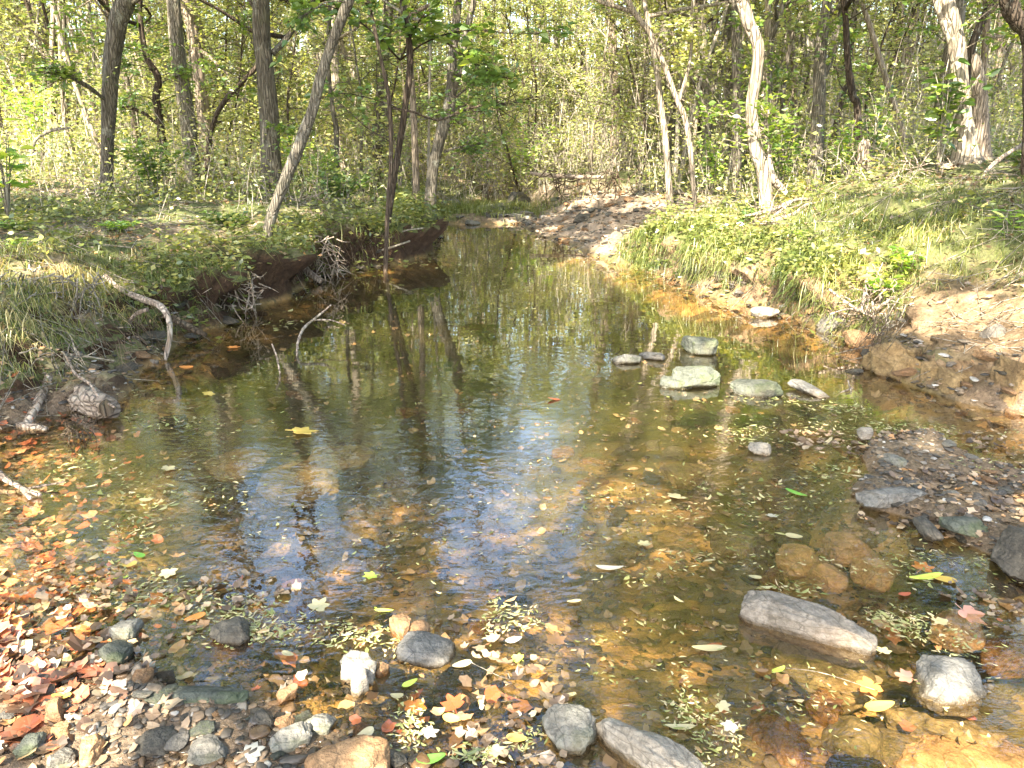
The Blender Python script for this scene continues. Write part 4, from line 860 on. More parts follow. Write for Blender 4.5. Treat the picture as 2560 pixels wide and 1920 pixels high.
# gravel bar at the right
rock('rock', 'flat-topped grey slab on the near corner of the gravel bar', (850, 505), (922, 500), .15, .07, 'rock_grey', 20, z=.02, cuts=13)
rock('rock', 'slim pale slab lying in the middle of the gravel bar', (880, 458), (905, 470), .07, .05, 'rock_pale', 21, z=.05)
rock('rock', 'big dark mossy boulder at the right edge behind the gravel bar', (992, 562), (1060, 580), .26, .15, 'rock_dark', 22, z=.0, sink=.25, cuts=5)
rock('rock', 'mossy grey hump on the gravel bar, left of the big dark boulder', (940, 528), (985, 532), .14, .06, 'rock_green', 23, z=.03)
rock('rock', 'dark slab tipped up at the near edge of the gravel bar', (915, 524), (940, 540), .06, .05, 'rock_dark', 24, z=.02, tilt=.3)
rock('rock', 'white stone at the left tip of the gravel bar', (858, 436), (874, 436), .07, .05, 'rock_white', 25, z=.03)
rock('rock', 'pale flat stone lying along the right side of the gravel bar', (942, 497), (965, 499), .05, .03, 'rock_pale', 26, z=.05)
# lower right
rock('rock', 'long pale pinkish rock lying aslant in the shallows', (743, 612), (872, 648), .125, .085, 'rock_white', 30, sink=.35, cuts=6, box=.5, tilt=.03)
rock('rock', 'long white rock at the bottom edge pointing down right', (603, 728), (718, 800), .105, .085, 'rock_white', 31, sink=.35, cuts=6, box=.55)
rock('rock', 'grey-and-white rock touching the long white bottom rock', (541, 734), (602, 738), .13, .075, 'rock_pale', 32, sink=.35, cuts=10)
rock('rock', 'wet humped rock with a pale rim, right of the long pinkish rock', (910, 682), (982, 686), .19, .06, 'rock_grey', 33, sink=.5, cuts=6)
for i, (p0, p1, wd, h, mt, z, lb) in enumerate([
        ((885, 718), (1010, 735), .20, .10, 'rock_bed', -.10, 'large smooth sunken slab in front of the wet humped rock'),
        ((890, 760), (1060, 790), .34, .10, 'rock_orange', -.13, 'broad orange sunken rock in the bottom right corner'),
        ((770, 655), (870, 690), .30, .09, 'rock_bed', -.14, 'sunken brown slab in the shadow of the long pinkish rock'),
        ((800, 700), (850, 712), .17, .09, 'rock_brown', -.13, 'round sunken stone under the orange maple leaves'),
        ((745, 740), (815, 752), .22, .12, 'rock_brown', -.15, 'amber rounded sunken stone near the bottom edge'),
        ((822, 748), (890, 760), .24, .12, 'rock_bed', -.15, 'olive sunken stone right of the amber one'),
        ((830, 790), (900, 800), .24, .12, 'rock_dark', -.15, 'dark sunken stone at the bottom edge'),
        ((770, 560), (830, 565), .22, .09, 'rock_orange', -.11, 'left tan flagstone of the sunlit sunken patch'),
        ((815, 545), (880, 552), .22, .09, 'rock_orange', -.10, 'far tan flagstone of the sunlit sunken patch'),
        ((806, 574), (846, 577), .16, .09, 'rock_orange', -.10, 'oval tan sunken stone nearest the long pinkish rock'),
        ((850, 568), (905, 578), .2, .09, 'rock_orange', -.10, 'right tan flagstone of the sunlit sunken patch'),
        ((760, 578), (785, 580), .12, .08, 'rock_brown', -.09, 'small round sunken stone left of the tan flagstones'),
        ((930, 620), (985, 640), .2, .09, 'rock_orange', -.10, 'cracked tan sunken rock below the pink maple leaf'),
        ((985, 650), (1040, 670), .2, .09, 'rock_brown', -.10, 'sunken brown rock at the right edge below the gravel bar'),
        ((262, 478), (345, 488), .5, .10, 'rock_bed', -.24, 'sunlit orange sunken rock under the floating yellow leaf'),
        ((205, 462), (265, 466), .4, .10, 'rock_bed', -.23, 'left orange sunken rock by the floating yellow leaf'),
        ((300, 458), (372, 464), .4, .10, 'rock_bed', -.25, 'right orange sunken rock by the floating yellow leaf'),
        ((655, 470), (715, 476), .3, .10, 'rock_bed', -.21, 'yellowish sunken slab left of the lone white-topped rock'),
        ((710, 540), (765, 548), .24, .10, 'rock_bed', -.15, 'dark olive sunken slab left of the tan flagstones')]):
    rock('sunken_rock', lb, p0, p1, wd, h * .62, mt, 60 + i, z=z - (.055 if p0[1] > 690 else .02), sink=.5, cuts=10, rough=.10, box=.75)
# lower left shore
for i, (p0, p1, wd, h, mt, z, lb, kw) in enumerate([
        ((100, 655), (134, 662), .10, .065, 'rock_green', .0, 'grey-green wedge-shaped stone among leaves at the lower left', dict(cuts=12)),
        ((112, 634), (140, 634), .10, .05, 'rock_pale', .0, 'pale pitted stone just behind the wedge-shaped one', {}),
        ((212, 634), (256, 634), .12, .055, 'rock_dark', .0, 'angular dark stone with a white flake on top', dict(cuts=14)),
        ((134, 702), (243, 708), .15, .045, 'rock_green', .005, 'long dark olive slab in the pebbles at the lower left', dict(cuts=14)),
        ((270, 752), (318, 735), .075, .06, 'rock_pale', .015, 'oblong chalky stone pointing up right near the bottom edge', {}),
        ((302, 728), (336, 726), .07, .035, 'rock_pale', .01, 'low pale stone behind the oblong chalky one', {}),
        ((191, 756), (232, 757), .08, .05, 'rock_pale', .015, 'blunt chalky stone left of the oblong one', {}),
        ((276, 702), (300, 690), .035, .03, 'rock_brown', .01, 'brown spindle-shaped pebble pointing up right', {}),
        ((276, 724), (295, 724), .055, .025, 'rock_brown', .01, 'round flat brown pebble above the oblong chalky stone', {}),
        ((308, 768), (392, 766), .15, .075, 'rock_brown', .01, 'big smooth brown stone with a pale cap at the bottom edge', dict(cuts=4)),
        ((392, 634), (411, 628), .09, .06, 'rock_brown', .0, 'left half of the pair of tan stones in the shallows', dict(cuts=5)),
        ((410, 635), (430, 635), .07, .045, 'rock_brown', .0, 'right half of the pair of tan stones in the shallows', dict(cuts=6)),
        ((398, 650), (452, 658), .14, .05, 'rock_grey', -.005, 'wide wet brown-grey slab in front of the tan pair', dict(cuts=10)),
        ((341, 663), (373, 662), .07, .045, 'rock_grey', .005, 'grey block left of the wide wet slab', dict(cuts=12)),
        ((340, 678), (377, 677), .08, .05, 'rock_white', .01, 'white knobbed stone behind the white triangular one', dict(cuts=5)),
        ((349, 688), (370, 690), .04, .075, 'rock_white', .015, 'bright white triangular stone standing on its base', dict(cuts=16, k=3)),
        ((376, 670), (388, 672), .045, .03, 'rock_brown', .005, 'little tan pebble right of the white knobbed stone', {}),
        ((45, 718), (68, 715), .07, .05, 'rock_brown', .02, 'brown stone at the left edge, lowest but two', {}),
        ((18, 752), (46, 748), .08, .05, 'rock_green', .02, 'olive rounded stone near the bottom left corner', {}),
        ((52, 765), (78, 765), .07, .05, 'rock_pale', .02, 'pale stone at the bottom edge near the left corner', {}),
        ((80, 762), (106, 756), .09, .06, 'rock_brown', .02, 'rounded brown stone right of the pale corner stone', {}),
        ((52, 740), (74, 728), .06, .04, 'rock_orange', .02, 'orange-tan stone above the olive rounded one', {}),
        ((130, 752), (180, 745), .10, .04, 'rock_dark', .01, 'flat dark wet stone below the long olive slab', {}),
        ((250, 712), (270, 735), .05, .04, 'rock_dark', .0, 'dark blue-grey stone left of the round flat pebble', {}),
        ((383, 750), (402, 772), .05, .035, 'rock_dark', .0, 'dark finger-shaped stone right of the big smooth brown one', {})]):
    rock('stone', lb, p0, p1, wd, h, mt, 100 + i, z=z, **{'sink': .35, **kw}, cat='stone')
# the creek's end
for i, (p0, p1, wd, h, mt, z, lb) in enumerate([
        ((444, 208), (462, 206), .5, .22, 'rock_grey', .1, 'grey boulder beside the forked tree at the creek head'),
        ((483, 214), (512, 212), .7, .25, 'rock_pale', .06, 'wide pale boulder at the creek head'),
        ((507, 209), (527, 206), .4, .34, 'rock_dark', .12, 'dark upright boulder on the wide pale one'),
        ((457, 216), (470, 216), .4, .12, 'rock_white', .04, 'white flat rock at the creek head'),
        ((576, 229), (592, 226), .4, .28, 'rock_dark', .05, 'dark boulder at the far right shore'),
        ((562, 224), (578, 224), .4, .16, 'rock_brown', .08, 'brown rock left of the dark far-shore boulder'),
        ((596, 240), (640, 246), .5, .12, 'rock_pale', .02, 'pale ledge along the far right shore'),
        ((592, 218), (612, 216), .5, .2, 'rock_brown', .15, 'tan rock behind the dark far-shore boulder'),
        ((645, 258), (690, 266), .5, .2, 'rock_brown', .05, 'mossy tan hump where the far shore meets the grassy bank')]):
    rock('rock', lb, p0, p1, wd, h, mt, 200 + i, z=z, sink=.35)
# repeated stones
def stone_protos():
    out = []
    for i, (mt, k, cuts) in enumerate((('rock_grey', 3, 9), ('rock_brown', 3, 7), ('rock_pale', 3, 10), ('rock_dark', 3, 8), ('rock_bed', 3, 6), ('rock_orange', 3, 7), ('rock_green', 3, 9))):
        A = Acc(); V, F = rock_verts(500 + i, (1, .75, .42), k, cuts + 6, .12, .75); A.add(V, F); out.append(A.mesh('stone', M[mt], True))
    return out
SP = stone_protos()
def stones(name, label, group, pts, sizes, kinds, rng, z=None, sink=.35):
    for (x, y), s, k in zip(pts, sizes, kinds):
        o = bpy.data.objects.new(name, SP[k]); C.objects.link(o); zz = G(x, y) if z is None else z
        o.location = (x, y, zz + s * .5 * (.5 - sink)); o.rotation_euler = (rng.normal(0, .15), rng.normal(0, .15), rng.uniform(0, 6.28)); o.scale = (s, s * rng.uniform(.7, 1.2), s * rng.uniform(.6, 1.1)); tag(o, label, 'stone', group)
rng = np.random.default_rng(20)
def pick(n, test, y0, y1, x0, x1, dmin=.0):
    out = []
    while len(out) < n:
        x, y = rng.uniform(x0, x1), rng.uniform(y0, y1)
        if test(x, y) and all((x - a) ** 2 + (y - b) ** 2 > dmin ** 2 for a, b in out): out.append((x, y))
    return out
isL = lambda x, y: abs(x) < .75 * y + .2 and sdpoly(np.array([x]), np.array([y]), BARL)[0] > -.15
isR = lambda x, y: sdpoly(np.array([x]), np.array([y]), BARR)[0] > -.1
p = pick(90, isL, 1.4, 3.0, -2.2, .3, .05); stones('shore_stone', 'small stone half buried in the wet pebbles of the near left shore', 'stones of the near left shore', p, rng.uniform(.03, .085, 90), rng.choice([0, 1, 2, 3, 6], 90), rng)
p = pick(60, isR, 2.2, 4.3, 1.2, 4.2, .06); stones('bar_stone', 'small stone half buried in the gravel bar at the right', 'stones of the gravel bar', p, rng.uniform(.04, .11, 60), rng.choice([0, 2, 3, 1], 60), rng)
p = pick(120, lambda x, y: abs(x) < .75 * y and G(x, y) < -.03 and not (abs(x + .1) < .25 and y > 3), 1.5, 6.5, -3, 3, .12); stones('bed_stone', 'sunken stone on the brown creek bed', 'stones sunk on the creek bed', p, rng.uniform(.07, .26, 120), rng.choice([4, 3, 3, 0, 1], 120), rng, sink=.5)
p = pick(120, lambda x, y: xr(y) + .02 < x < xr(y) + 3.0 and G(x, y) < .65, 10.2, 18.3, -2, 6, .1); stones('far_shore_stone', 'stone on the stony shore at the far right of the creek', 'stones of the far right shore', p, rng.uniform(.08, .30, 120), rng.choice([2, 1, 2, 5], 120), rng, sink=.5)
p = pick(30, lambda x, y: xl(y) < x < xr(y) + .5, 15.4, 17.4, -2.5, 2, .15); stones('creek_head_stone', 'stone among others where the creek runs in', 'stones at the creek head', p, rng.uniform(.12, .4, 30), rng.choice([0, 2, 3], 30), rng)
p = pick(46, lambda x, y: xr(y) - .05 < x < xr(y) + .18, 4.4, 9.8, 1, 3.6, .08); stones('waterline_stone', 'stone at the waterline under the right bank', 'stones under the right bank', p, rng.uniform(.06, .2, 46), rng.choice([0, 1, 3, 1], 46), rng)
p = pick(60, lambda x, y: xl(y) - .25 < x < xl(y) + .12, 4.8, 13.5, -3.6, -.9, .08); stones('undercut_stone', 'dark stone or clod at the foot of the left bank', 'stones and clods under the left bank', p, rng.uniform(.07, .24, 60), rng.choice([3, 0, 1, 3], 60), rng)
def pebbles():
    rng = np.random.default_rng(21); A = Acc(); V0, F0 = ico(1); prot = []
    for i in range(6):
        V, _ = rock_verts(700 + i, (1, .72, .30), 1, 14, .16, .75); prot.append(V)
    def put(x, y, s, lift=0.0):
        n = len(x); z = gz(x, y) + lift
        for i in range(6):
            sel = slice(i, None, 6); xs, ys, zs, ss = x[sel], y[sel], z[sel], s[sel]; m = len(xs); az = rng.uniform(0, 6.283, m); c, sn = np.cos(az), np.sin(az)
            v = prot[i][None] * ss[:, None, None] * rng.uniform(.7, 1.3, (m, 1, 3))
            V = np.stack([v[..., 0] * c[:, None] - v[..., 1] * sn[:, None] + xs[:, None], v[..., 0] * sn[:, None] + v[..., 1] * c[:, None] + ys[:, None], v[..., 2] + zs[:, None] + ss[:, None] * .08], -1)
            A.add(V, (np.arange(m)[:, None, None] * 42 + F0[None]).reshape(-1, 3), r=np.repeat(rng.random(m), 80))
    n = 15000; y = rng.uniform(1.3, 3.2, n); x = rng.uniform(-2.3, .9, n); sd = sdpoly(x, y, BARL); ok = (sd > -.5 + .25 * rng.random(n)) & (abs(x) < .72 * y + .1); x, y = x[ok], y[ok]; put(x, y, .008 + .034 * rng.random(len(x)) ** 2.5)
    n = 9000; y = rng.uniform(2.0, 4.6, n); x = rng.uniform(1.0, 4.3, n); sd = sdpoly(x, y, BARR); ok = (sd > -.35 + .2 * rng.random(n)) & (x < .72 * y + .1); x, y = x[ok], y[ok]; put(x, y, .012 + .036 * rng.random(len(x)) ** 2)
    n = 5200; y = rng.uniform(1.4, 7, n); x = rng.uniform(-1, 1, n) * (.7 * y); ok = (x > xl(y)) & (x < xr(y)); x, y = x[ok], y[ok]; put(x, y, .018 + .06 * rng.random(len(x)) ** 3)
    n = 3000; y = rng.uniform(10, 18.5, n); x = xr(y) + rng.uniform(-.3, 3.4, n); ok = gz(x, y) < .7; x, y = x[ok], y[ok]; put(x, y, .04 + .10 * rng.random(len(x)) ** 2)
    n = 1400; y = rng.uniform(4.2, 10, n); x = xr(y) + rng.uniform(-.25, .3, n); put(x, y, .02 + .07 * rng.random(n) ** 2)
    n = 700; y = rng.uniform(3.4, 6.5, n); x = xl(y) + rng.uniform(-.4, .25, n); put(x, y, .02 + .05 * rng.random(n) ** 2)
    tag(A.obj('gravel', M['pebble'], None, True), kind='stuff')
pebbles()

# ------------------------------------------------------------------ fallen wood, roots and twigs
def yw(py): return float(W(512, py, 0)[1])
def wood(name, label, mt, lines, cat, group=None, sides=8, rough=.16, seed=1, flat_end=False):
    """each line: (px, py, distance, width in pixels) along the piece"""
    A = Acc(); base = P(*lines[0][0][:3])
    for i, l in enumerate(lines):
        q = np.array([list(P(a, b, Y)) + [w_ * ppm(Y, a, b) * (.5 if w_ > 3 else .72)] for a, b, Y, w_ in l]); q = smooth_path(q, max(6, 6 * len(l)))
        tube(A, q[:, :3] - base, q[:, 3], sides if q[:, 3].max() > .006 else 5, rough, seed + i)
    o = A.obj(name, M[mt], None, True); o.location = base; return tag(o, label, cat, group)
def rnd_twigs(seed, cx, cy, rx, ry, Y, n, L, w_, down=0.0, spread=.3):
    rng = np.random.default_rng(seed); out = []
    for i in range(n):
        x, y = cx + rng.uniform(-rx, rx), cy + rng.uniform(-ry, ry); a = rng.uniform(0, 6.28); l = L * rng.uniform(.4, 1.2); yy = Y + rng.uniform(-spread, spread) * .5; p = [(x, y, yy, w_)]
        for k in range(3):
            a += rng.normal(0, .4); x += math.cos(a) * l / 3; y += math.sin(a) * l / 3 + down * l / 3; yy += rng.normal(0, spread * .2); p.append((x, y, yy, w_ * (1 - .25 * (k + 1))))
        out.append(p)
    return out
wood('root', 'pale arching root that drops from the left bank straight into the water', 'wood', [[(104, 276, 6.3, 6), (122, 290, 6.2, 6), (142, 299, 6.0, 7), (160, 306, 5.85, 7), (168, 317, 5.75, 6), (170, 334, 5.7, 5), (168, 347, 5.68, 5), (165, 360, 5.66, 4)]], 'root')
wood('root', 'thick brown root running down the left bank behind the arching one', 'wood_dark', [[(86, 292, 6.5, 9), (120, 302, 6.4, 10), (145, 306, 6.35, 10), (170, 317, 6.3, 9), (190, 328, 6.25, 8), (206, 335, 6.2, 4)]], 'root')
wood('root', 'crooked pale root rising to the right, left of the arching one', 'wood', [[(88, 352, 5.9, 6), (104, 344, 5.9, 5), (118, 334, 5.9, 4), (128, 324, 5.85, 4), (136, 314, 5.8, 4), (148, 309, 5.8, 3)]], 'root')
wood('root', 'long thin root lying along the near left waterline', 'wood', [[(92, 350, 5.7, 4), (115, 358, 5.6, 4), (140, 360, 5.6, 4), (158, 362, 5.6, 3)], [(88, 356, 5.5, 2), (104, 375, 5.3, 2), (116, 388, 5.1, 1.5)]], 'root')
wood('root', 'mossy root stub poking out of the dark undercut', 'wood_dark', [[(222, 305, 7.9, 6), (238, 309, 7.7, 7), (252, 313, 7.6, 5), (266, 314, 7.5, 3)]], 'root')
wood('branch', 'pale dead branch slanting into the water below the leaning mottled tree', 'wood', [[(284, 250, 9.5, 3), (292, 258, 9.3, 6), (303, 268, 9.1, 7), (312, 275, 9.0, 7), (321, 281, 8.9, 6)], [(292, 258, 9.3, 2), (280, 255, 9.4, 1), (262, 244, 9.4, 1)], [(298, 262, 9.2, 2), (303, 254, 9.1, 1)]], 'branch')
log_ = wood('log', 'short thick broken log with a dark cut end at the left shore', 'logwood', [[(28, 384, 5.4, 20), (50, 391, 5.0, 25), (70, 396, 4.75, 32), (88, 402, 4.55, 30), (100, 406, 4.42, 24), (107, 409, 4.34, 18)]], 'log', sides=18, rough=.42, seed=4)
A_ = Acc(); e_ = P(107.2, 409, 4.335); tube(A_, np.array([e_, P(108, 409.3, 4.325)]) - P(28, 384, 5.4), np.array([8.6, 7.5]) * ppm(4.33, 107, 407), 14, .3, 4); A_.obj('cut_end', M['wood_dark'], log_)  # end face coloured dark to paint in the shade on it
wood('log', 'pale bare limb propped against the short thick log', 'wood', [[(50, 377, 4.75, 9), (45, 388, 4.65, 9), (39, 400, 4.5, 9), (32, 414, 4.38, 9), (26, 425, 4.3, 8)]], 'log', rough=.1, seed=7)
wood('branch', 'flat piece of pale bark lying under the propped limb', 'wood', [[(12, 424, 4.3, 7), (30, 428, 4.25, 10), (46, 430, 4.2, 6)]], 'branch', rough=.3, seed=9)
wood('branch', 'long forked white branch crossing in front of the left bank', 'wood', [[(-12, 424, 4.5, 4), (0, 420, 4.5, 4), (20, 404, 4.6, 4), (38, 390, 4.7, 3), (54, 378, 4.8, 3)], [(38, 390, 4.7, 3), (60, 378, 4.8, 2), (78, 365, 4.9, 2)], [(20, 404, 4.6, 2), (0, 396, 4.7, 2), (-10, 388, 4.7, 2)]], 'branch')
wood('branch', 'straight white stick pointing up right above the thick log', 'wood', [[(31, 367, 5.0, 2.5), (52, 362, 5.0, 3), (70, 357, 5.0, 3), (79, 352, 5.0, 2)], [(70, 357, 5.0, 2), (81, 355, 5.0, 1.5)]], 'branch')
wood('branch', 'thin white branch level with the top of the thick log', 'wood', [[(0, 378, 4.9, 2), (22, 380, 4.9, 3), (38, 374, 4.9, 2), (62, 371, 4.85, 2), (83, 371, 4.8, 1.5)]], 'branch')
wood('branch', 'slim bent branch running over the thick log to its cut end', 'wood', [[(66, 356, 4.9, 2), (76, 374, 4.6, 2), (90, 384, 4.5, 2), (100, 398, 4.4, 2), (114, 407, 4.3, 1.5)]], 'branch')
wood('brushwood', 'tangle of thin twigs and dead stems piled on the thick log', 'twig', rnd_twigs(31, 42, 378, 44, 26, 4.8, 46, 34, 1.3), 'brushwood')
wood('brushwood', 'matted dead roots hanging over the left edge of the near bank', 'twig', rnd_twigs(32, 46, 318, 52, 46, 5.7, 300, 30, 1.25, .35), 'brushwood')
wood('brushwood', 'small brown tuft of roots at the shore in front of the log', 'wood_dark', rnd_twigs(33, 82, 432, 14, 8, 4.05, 40, 18, 1.0, .5, .1), 'brushwood')
wood('branch', 'pair of bleached sticks crossing at the lower left edge', 'wood', [[(-10, 462, 3.6, 6), (4, 478, 3.45, 6), (22, 488, 3.35, 5), (40, 495, 3.3, 3)], [(-8, 490, 3.4, 5), (14, 492, 3.4, 4), (36, 487, 3.4, 2), (64, 482, 3.4, 1.2)], [(-4, 470, 3.7, 5), (16, 484, 3.5, 5), (30, 498, 3.25, 4)]], 'branch')
wood('branch', 'thin curved stick standing out of the water in mid-pool', 'wood', [[(297, 356, yw(356), 1.5), (298, 342, 5.9, 1.8), (304, 328, 6.1, 1.8), (318, 316, 6.3, 1.5), (331, 305, 6.4, 1)], [(314, 320, 6.3, 1.2), (330, 320, 6.3, 1), (345, 325, 6.2, .8)]], 'branch')
wood('branch', 'short thin twig standing in the water left of the curved stick', 'wood', [[(280, 374, yw(374), 1.3), (277, 358, 5.4, 1.3), (272, 344, 5.5, 1)]], 'branch')
wood('branch', 'sprig trailing over the water from the foot of the dark clump', 'twig', [[(340, 254, 10.6, 1.6), (362, 254, 10.5, 1.6), (386, 249, 10.3, 1.5), (410, 241, 10.2, 1.2)], [(386, 248, 10.5, 1.2), (402, 232, 10.6, 1), (424, 228, 10.7, 1)]], 'branch')
wood('log', 'long thin pole lying across the top of the far cut bank', 'wood', [[(530, 173, 17.5, 2.0), (555, 176, 17.3, 2.6), (580, 177, 17.1, 2.8), (604, 177, 16.9, 2.4)]], 'log')
wood('brushwood', 'dead twigs overhanging the far cut bank', 'wood_dark', rnd_twigs(34, 595, 176, 50, 8, 17.0, 60, 22, 1.0, .5, .8), 'brushwood')
wood('log', 'grey forked limb on the right bank beside the curved tree', 'wood', [[(745, 216, 8.9, 1.8), (765, 212, 8.8, 3.0), (782, 206, 8.8, 3.0), (796, 200, 8.9, 3.6), (812, 199, 9.0, 3.0)], [(752, 222, 8.6, 1.8), (776, 220, 8.5, 3.0), (794, 214, 8.6, 3.0), (806, 205, 8.7, 2.4), (822, 202, 8.8, 1.8)], [(770, 219, 8.6, 1.8), (784, 208, 8.7, 1.8), (794, 200, 8.8, 1.2)], [(760, 224, 8.4, 1.2), (800, 222, 8.4, 1.2), (820, 212, 8.5, 1.2)]], 'log', seed=11)
wood('brushwood', 'heap of grey sticks around the forked limb on the right bank', 'wood', rnd_twigs(35, 790, 214, 34, 8, 8.7, 40, 30, .8, 0, .5), 'brushwood')
wood('brushwood', 'tangle of bare pale roots hanging down the right bank', 'wood', [[(868, 268, 6.6, 2), (865, 292, 6.45, 2), (863, 312, 6.35, 2.5), (880, 306, 6.3, 2), (894, 296, 6.3, 2)], [(829, 289, 6.6, 1.5), (846, 302, 6.45, 2), (862, 312, 6.35, 2), (878, 318, 6.2, 1.5), (912, 325, 6.1, 1)], [(863, 312, 6.35, 2), (848, 309, 6.3, 1.5), (830, 314, 6.3, 1)], [(872, 300, 6.3, 1.5), (876, 330, 6.1, 1.3), (880, 342, 6.0, 1)], [(912, 302, 6.2, 1.3), (900, 318, 6.1, 1.3), (894, 338, 5.9, 1)], [(866, 286, 6.5, 1.5), (884, 290, 6.35, 1.3), (896, 288, 6.3, 1)]] + rnd_twigs(36, 878, 304, 30, 22, 6.35, 60, 26, 1.0, .4, .3), 'root tangle')
wood('brushwood', 'matted dry grass roots right of the bare pale root tangle', 'twig', rnd_twigs(37, 902, 318, 20, 26, 6.05, 70, 20, .8, .8, .3), 'brushwood')
wood('branch', 'pale curving branch lying down the slope at the upper right edge', 'wood', [[(1030, 140, 8.5, 4), (1010, 152, 8.2, 4), (996, 162, 8.0, 3), (985, 172, 7.8, 2)]], 'branch')
wood('brushwood', 'scattered pale sticks left of the big pale-topped trunk', 'wood', rnd_twigs(38, 925, 168, 28, 8, 9.3, 26, 26, .8, 0, .6), 'brushwood')
wood('brushwood', 'dry bent stems on the right bank below the hollow-scarred trunk', 'twig', rnd_twigs(39, 860, 172, 50, 16, 10.2, 50, 30, .6, -.2, .8), 'brushwood')
wood('brushwood', 'dry sticks at the foot of the far left trunk', 'twig', rnd_twigs(40, 96, 196, 34, 10, 12.2, 50, 28, 1.0, 0, .8), 'brushwood')
wood('brushwood', 'bleached sticks lying below the thickest trunk on the left bank', 'wood', rnd_twigs(41, 290, 206, 34, 8, 12.2, 44, 34, 1.0, 0, .8), 'brushwood')
wood('brushwood', 'dark rootlets and dead stems hanging in the undercut below the leaning tree', 'wood', rnd_twigs(42, 300, 256, 40, 20, 9.2, 130, 24, 1.0, .6, .5), 'brushwood')
wood('brushwood', 'pale thin roots dangling in the dark hollow right of the arching root', 'wood', rnd_twigs(43, 205, 292, 60, 18, 7.2, 110, 22, 1.0, .6, .5), 'brushwood')
wood('tree_stump', 'short reddish rotten stump on the right bank', 'bark_tan', [[(864, 168, 10.6, 13), (863, 156, 10.6, 11), (864, 146, 10.6, 10), (866, 139, 10.6, 5)]], 'stump', sides=12, rough=.35, seed=5)
wood('branch', 'arched bare cane at the far left between the undergrowth', 'twig', [[(33, 153, 11, 1.5), (36, 140, 11, 2), (50, 131, 11, 2), (70, 128, 11, 1.5)], [(36, 140, 11, 1.2), (30, 132, 11, 1)]], 'branch')
wood('branch', 'dead twig caught on the right end of the mid-stream row', 'wood', [[(852, 388, 4.95, 1.2), (842, 392, 4.9, 1.2), (836, 396, 4.85, 1)], [(848, 380, 5.0, 1), (852, 396, 4.85, 1)]], 'branch')
for i, (x0, y0, x1, y1, w_, lb) in enumerate([(188, 752, 182, 700, 1.2, 'brown pine needle bundle standing over the pebbles'), (112, 684, 152, 651, 1.2, 'thin bent straw beside the grey-green wedge-shaped stone'), (252, 742, 292, 768, 1.5, 'rusty thin twig beside the white maple leaf at the bottom edge'), (466, 660, 510, 668, 1.0, 'hair-thin twig in the shallows left of centre'), (786, 668, 870, 684, 1.2, 'thin stalk lying under the orange maple leaves'), (880, 480, 915, 500, 1.4, 'reddish pine needles on the near side of the gravel bar'), (970, 455, 1024, 478, 1.3, 'long pale stick at the right edge of the gravel bar'), (520, 760, 560, 752, 1.6, 'pale straw floating right of the pinkish curled leaf')]):
    a_, b_ = W(x0, y0, .02), W(x1, y1, .02); A = Acc(); rng = np.random.default_rng(i)
    for k in range(3):
        m_ = (a_ + b_) / 2 + rng.normal(0, .03, 3) * [1, 1, .3]; q = smooth_path([a_ - a_, m_ - a_, b_ - a_ + rng.normal(0, .02, 3) * [1, 1, .2]], 10); tube(A, q, np.full(len(q), w_ * .0010), 5)
        if k == 0 and i not in (0, 5): break
    o = A.obj('twig', M['twig'], None, True); o.location = a_; tag(o, lb, 'twig')

# ------------------------------------------------------------------ shrubs and herbs
def shrub(name, label, px, py0, py1, Y, wpx, seed, n_stem=9, per=26, leaf=.07, lm='darkgreen', cat='plant', wid=.5, flat=.7, group=None):
    """a plant rooted near pixel (px, py0) at distance Y whose top reaches py1"""
    rng = np.random.default_rng(seed); b = P(px, py0, Y); b[2] = G(b[0], b[1]); top = P(px, py1, Y)[2]; H = max(.1, top - b[2]); Wd = wpx * ppm(Y) * .5
    a, l = Acc(), Acc(); limbs = []
    for k in range(n_stem):
        az = rng.uniform(0, 6.28); rr = Wd * rng.uniform(.2, 1); tip = np.array([math.cos(az) * rr, math.sin(az) * rr * .8, H * rng.uniform(.6, 1)]); mid = tip * [.35, .35, .6] + rng.normal(0, .03, 3)
        q = smooth_path([np.zeros(3), mid, tip], 9); limbs.append(q); tube(a, q, np.linspace(.006, .0025, 9) * min(1.5, H + .4), 5)
    for q in limbs:
        u = rng.uniform(.3, 1, per) * 7.99; i = u.astype(int); Pn = q[i] + (q[i + 1] - q[i]) * (u - i)[:, None]; az = rng.uniform(0, 6.28, per)
        D = np.stack([np.cos(az), np.sin(az), .15 + 0 * az], -1); off = leaf * rng.uniform(.1, .9, per)[:, None]; leaves(l, rng, Pn + D * off, D, leaf, wid, flat, 1)
    root = empty(name, b, label, cat, group); a.obj('stem', M['twig'], root, True); l.obj('leaves', M[lm], root); return root
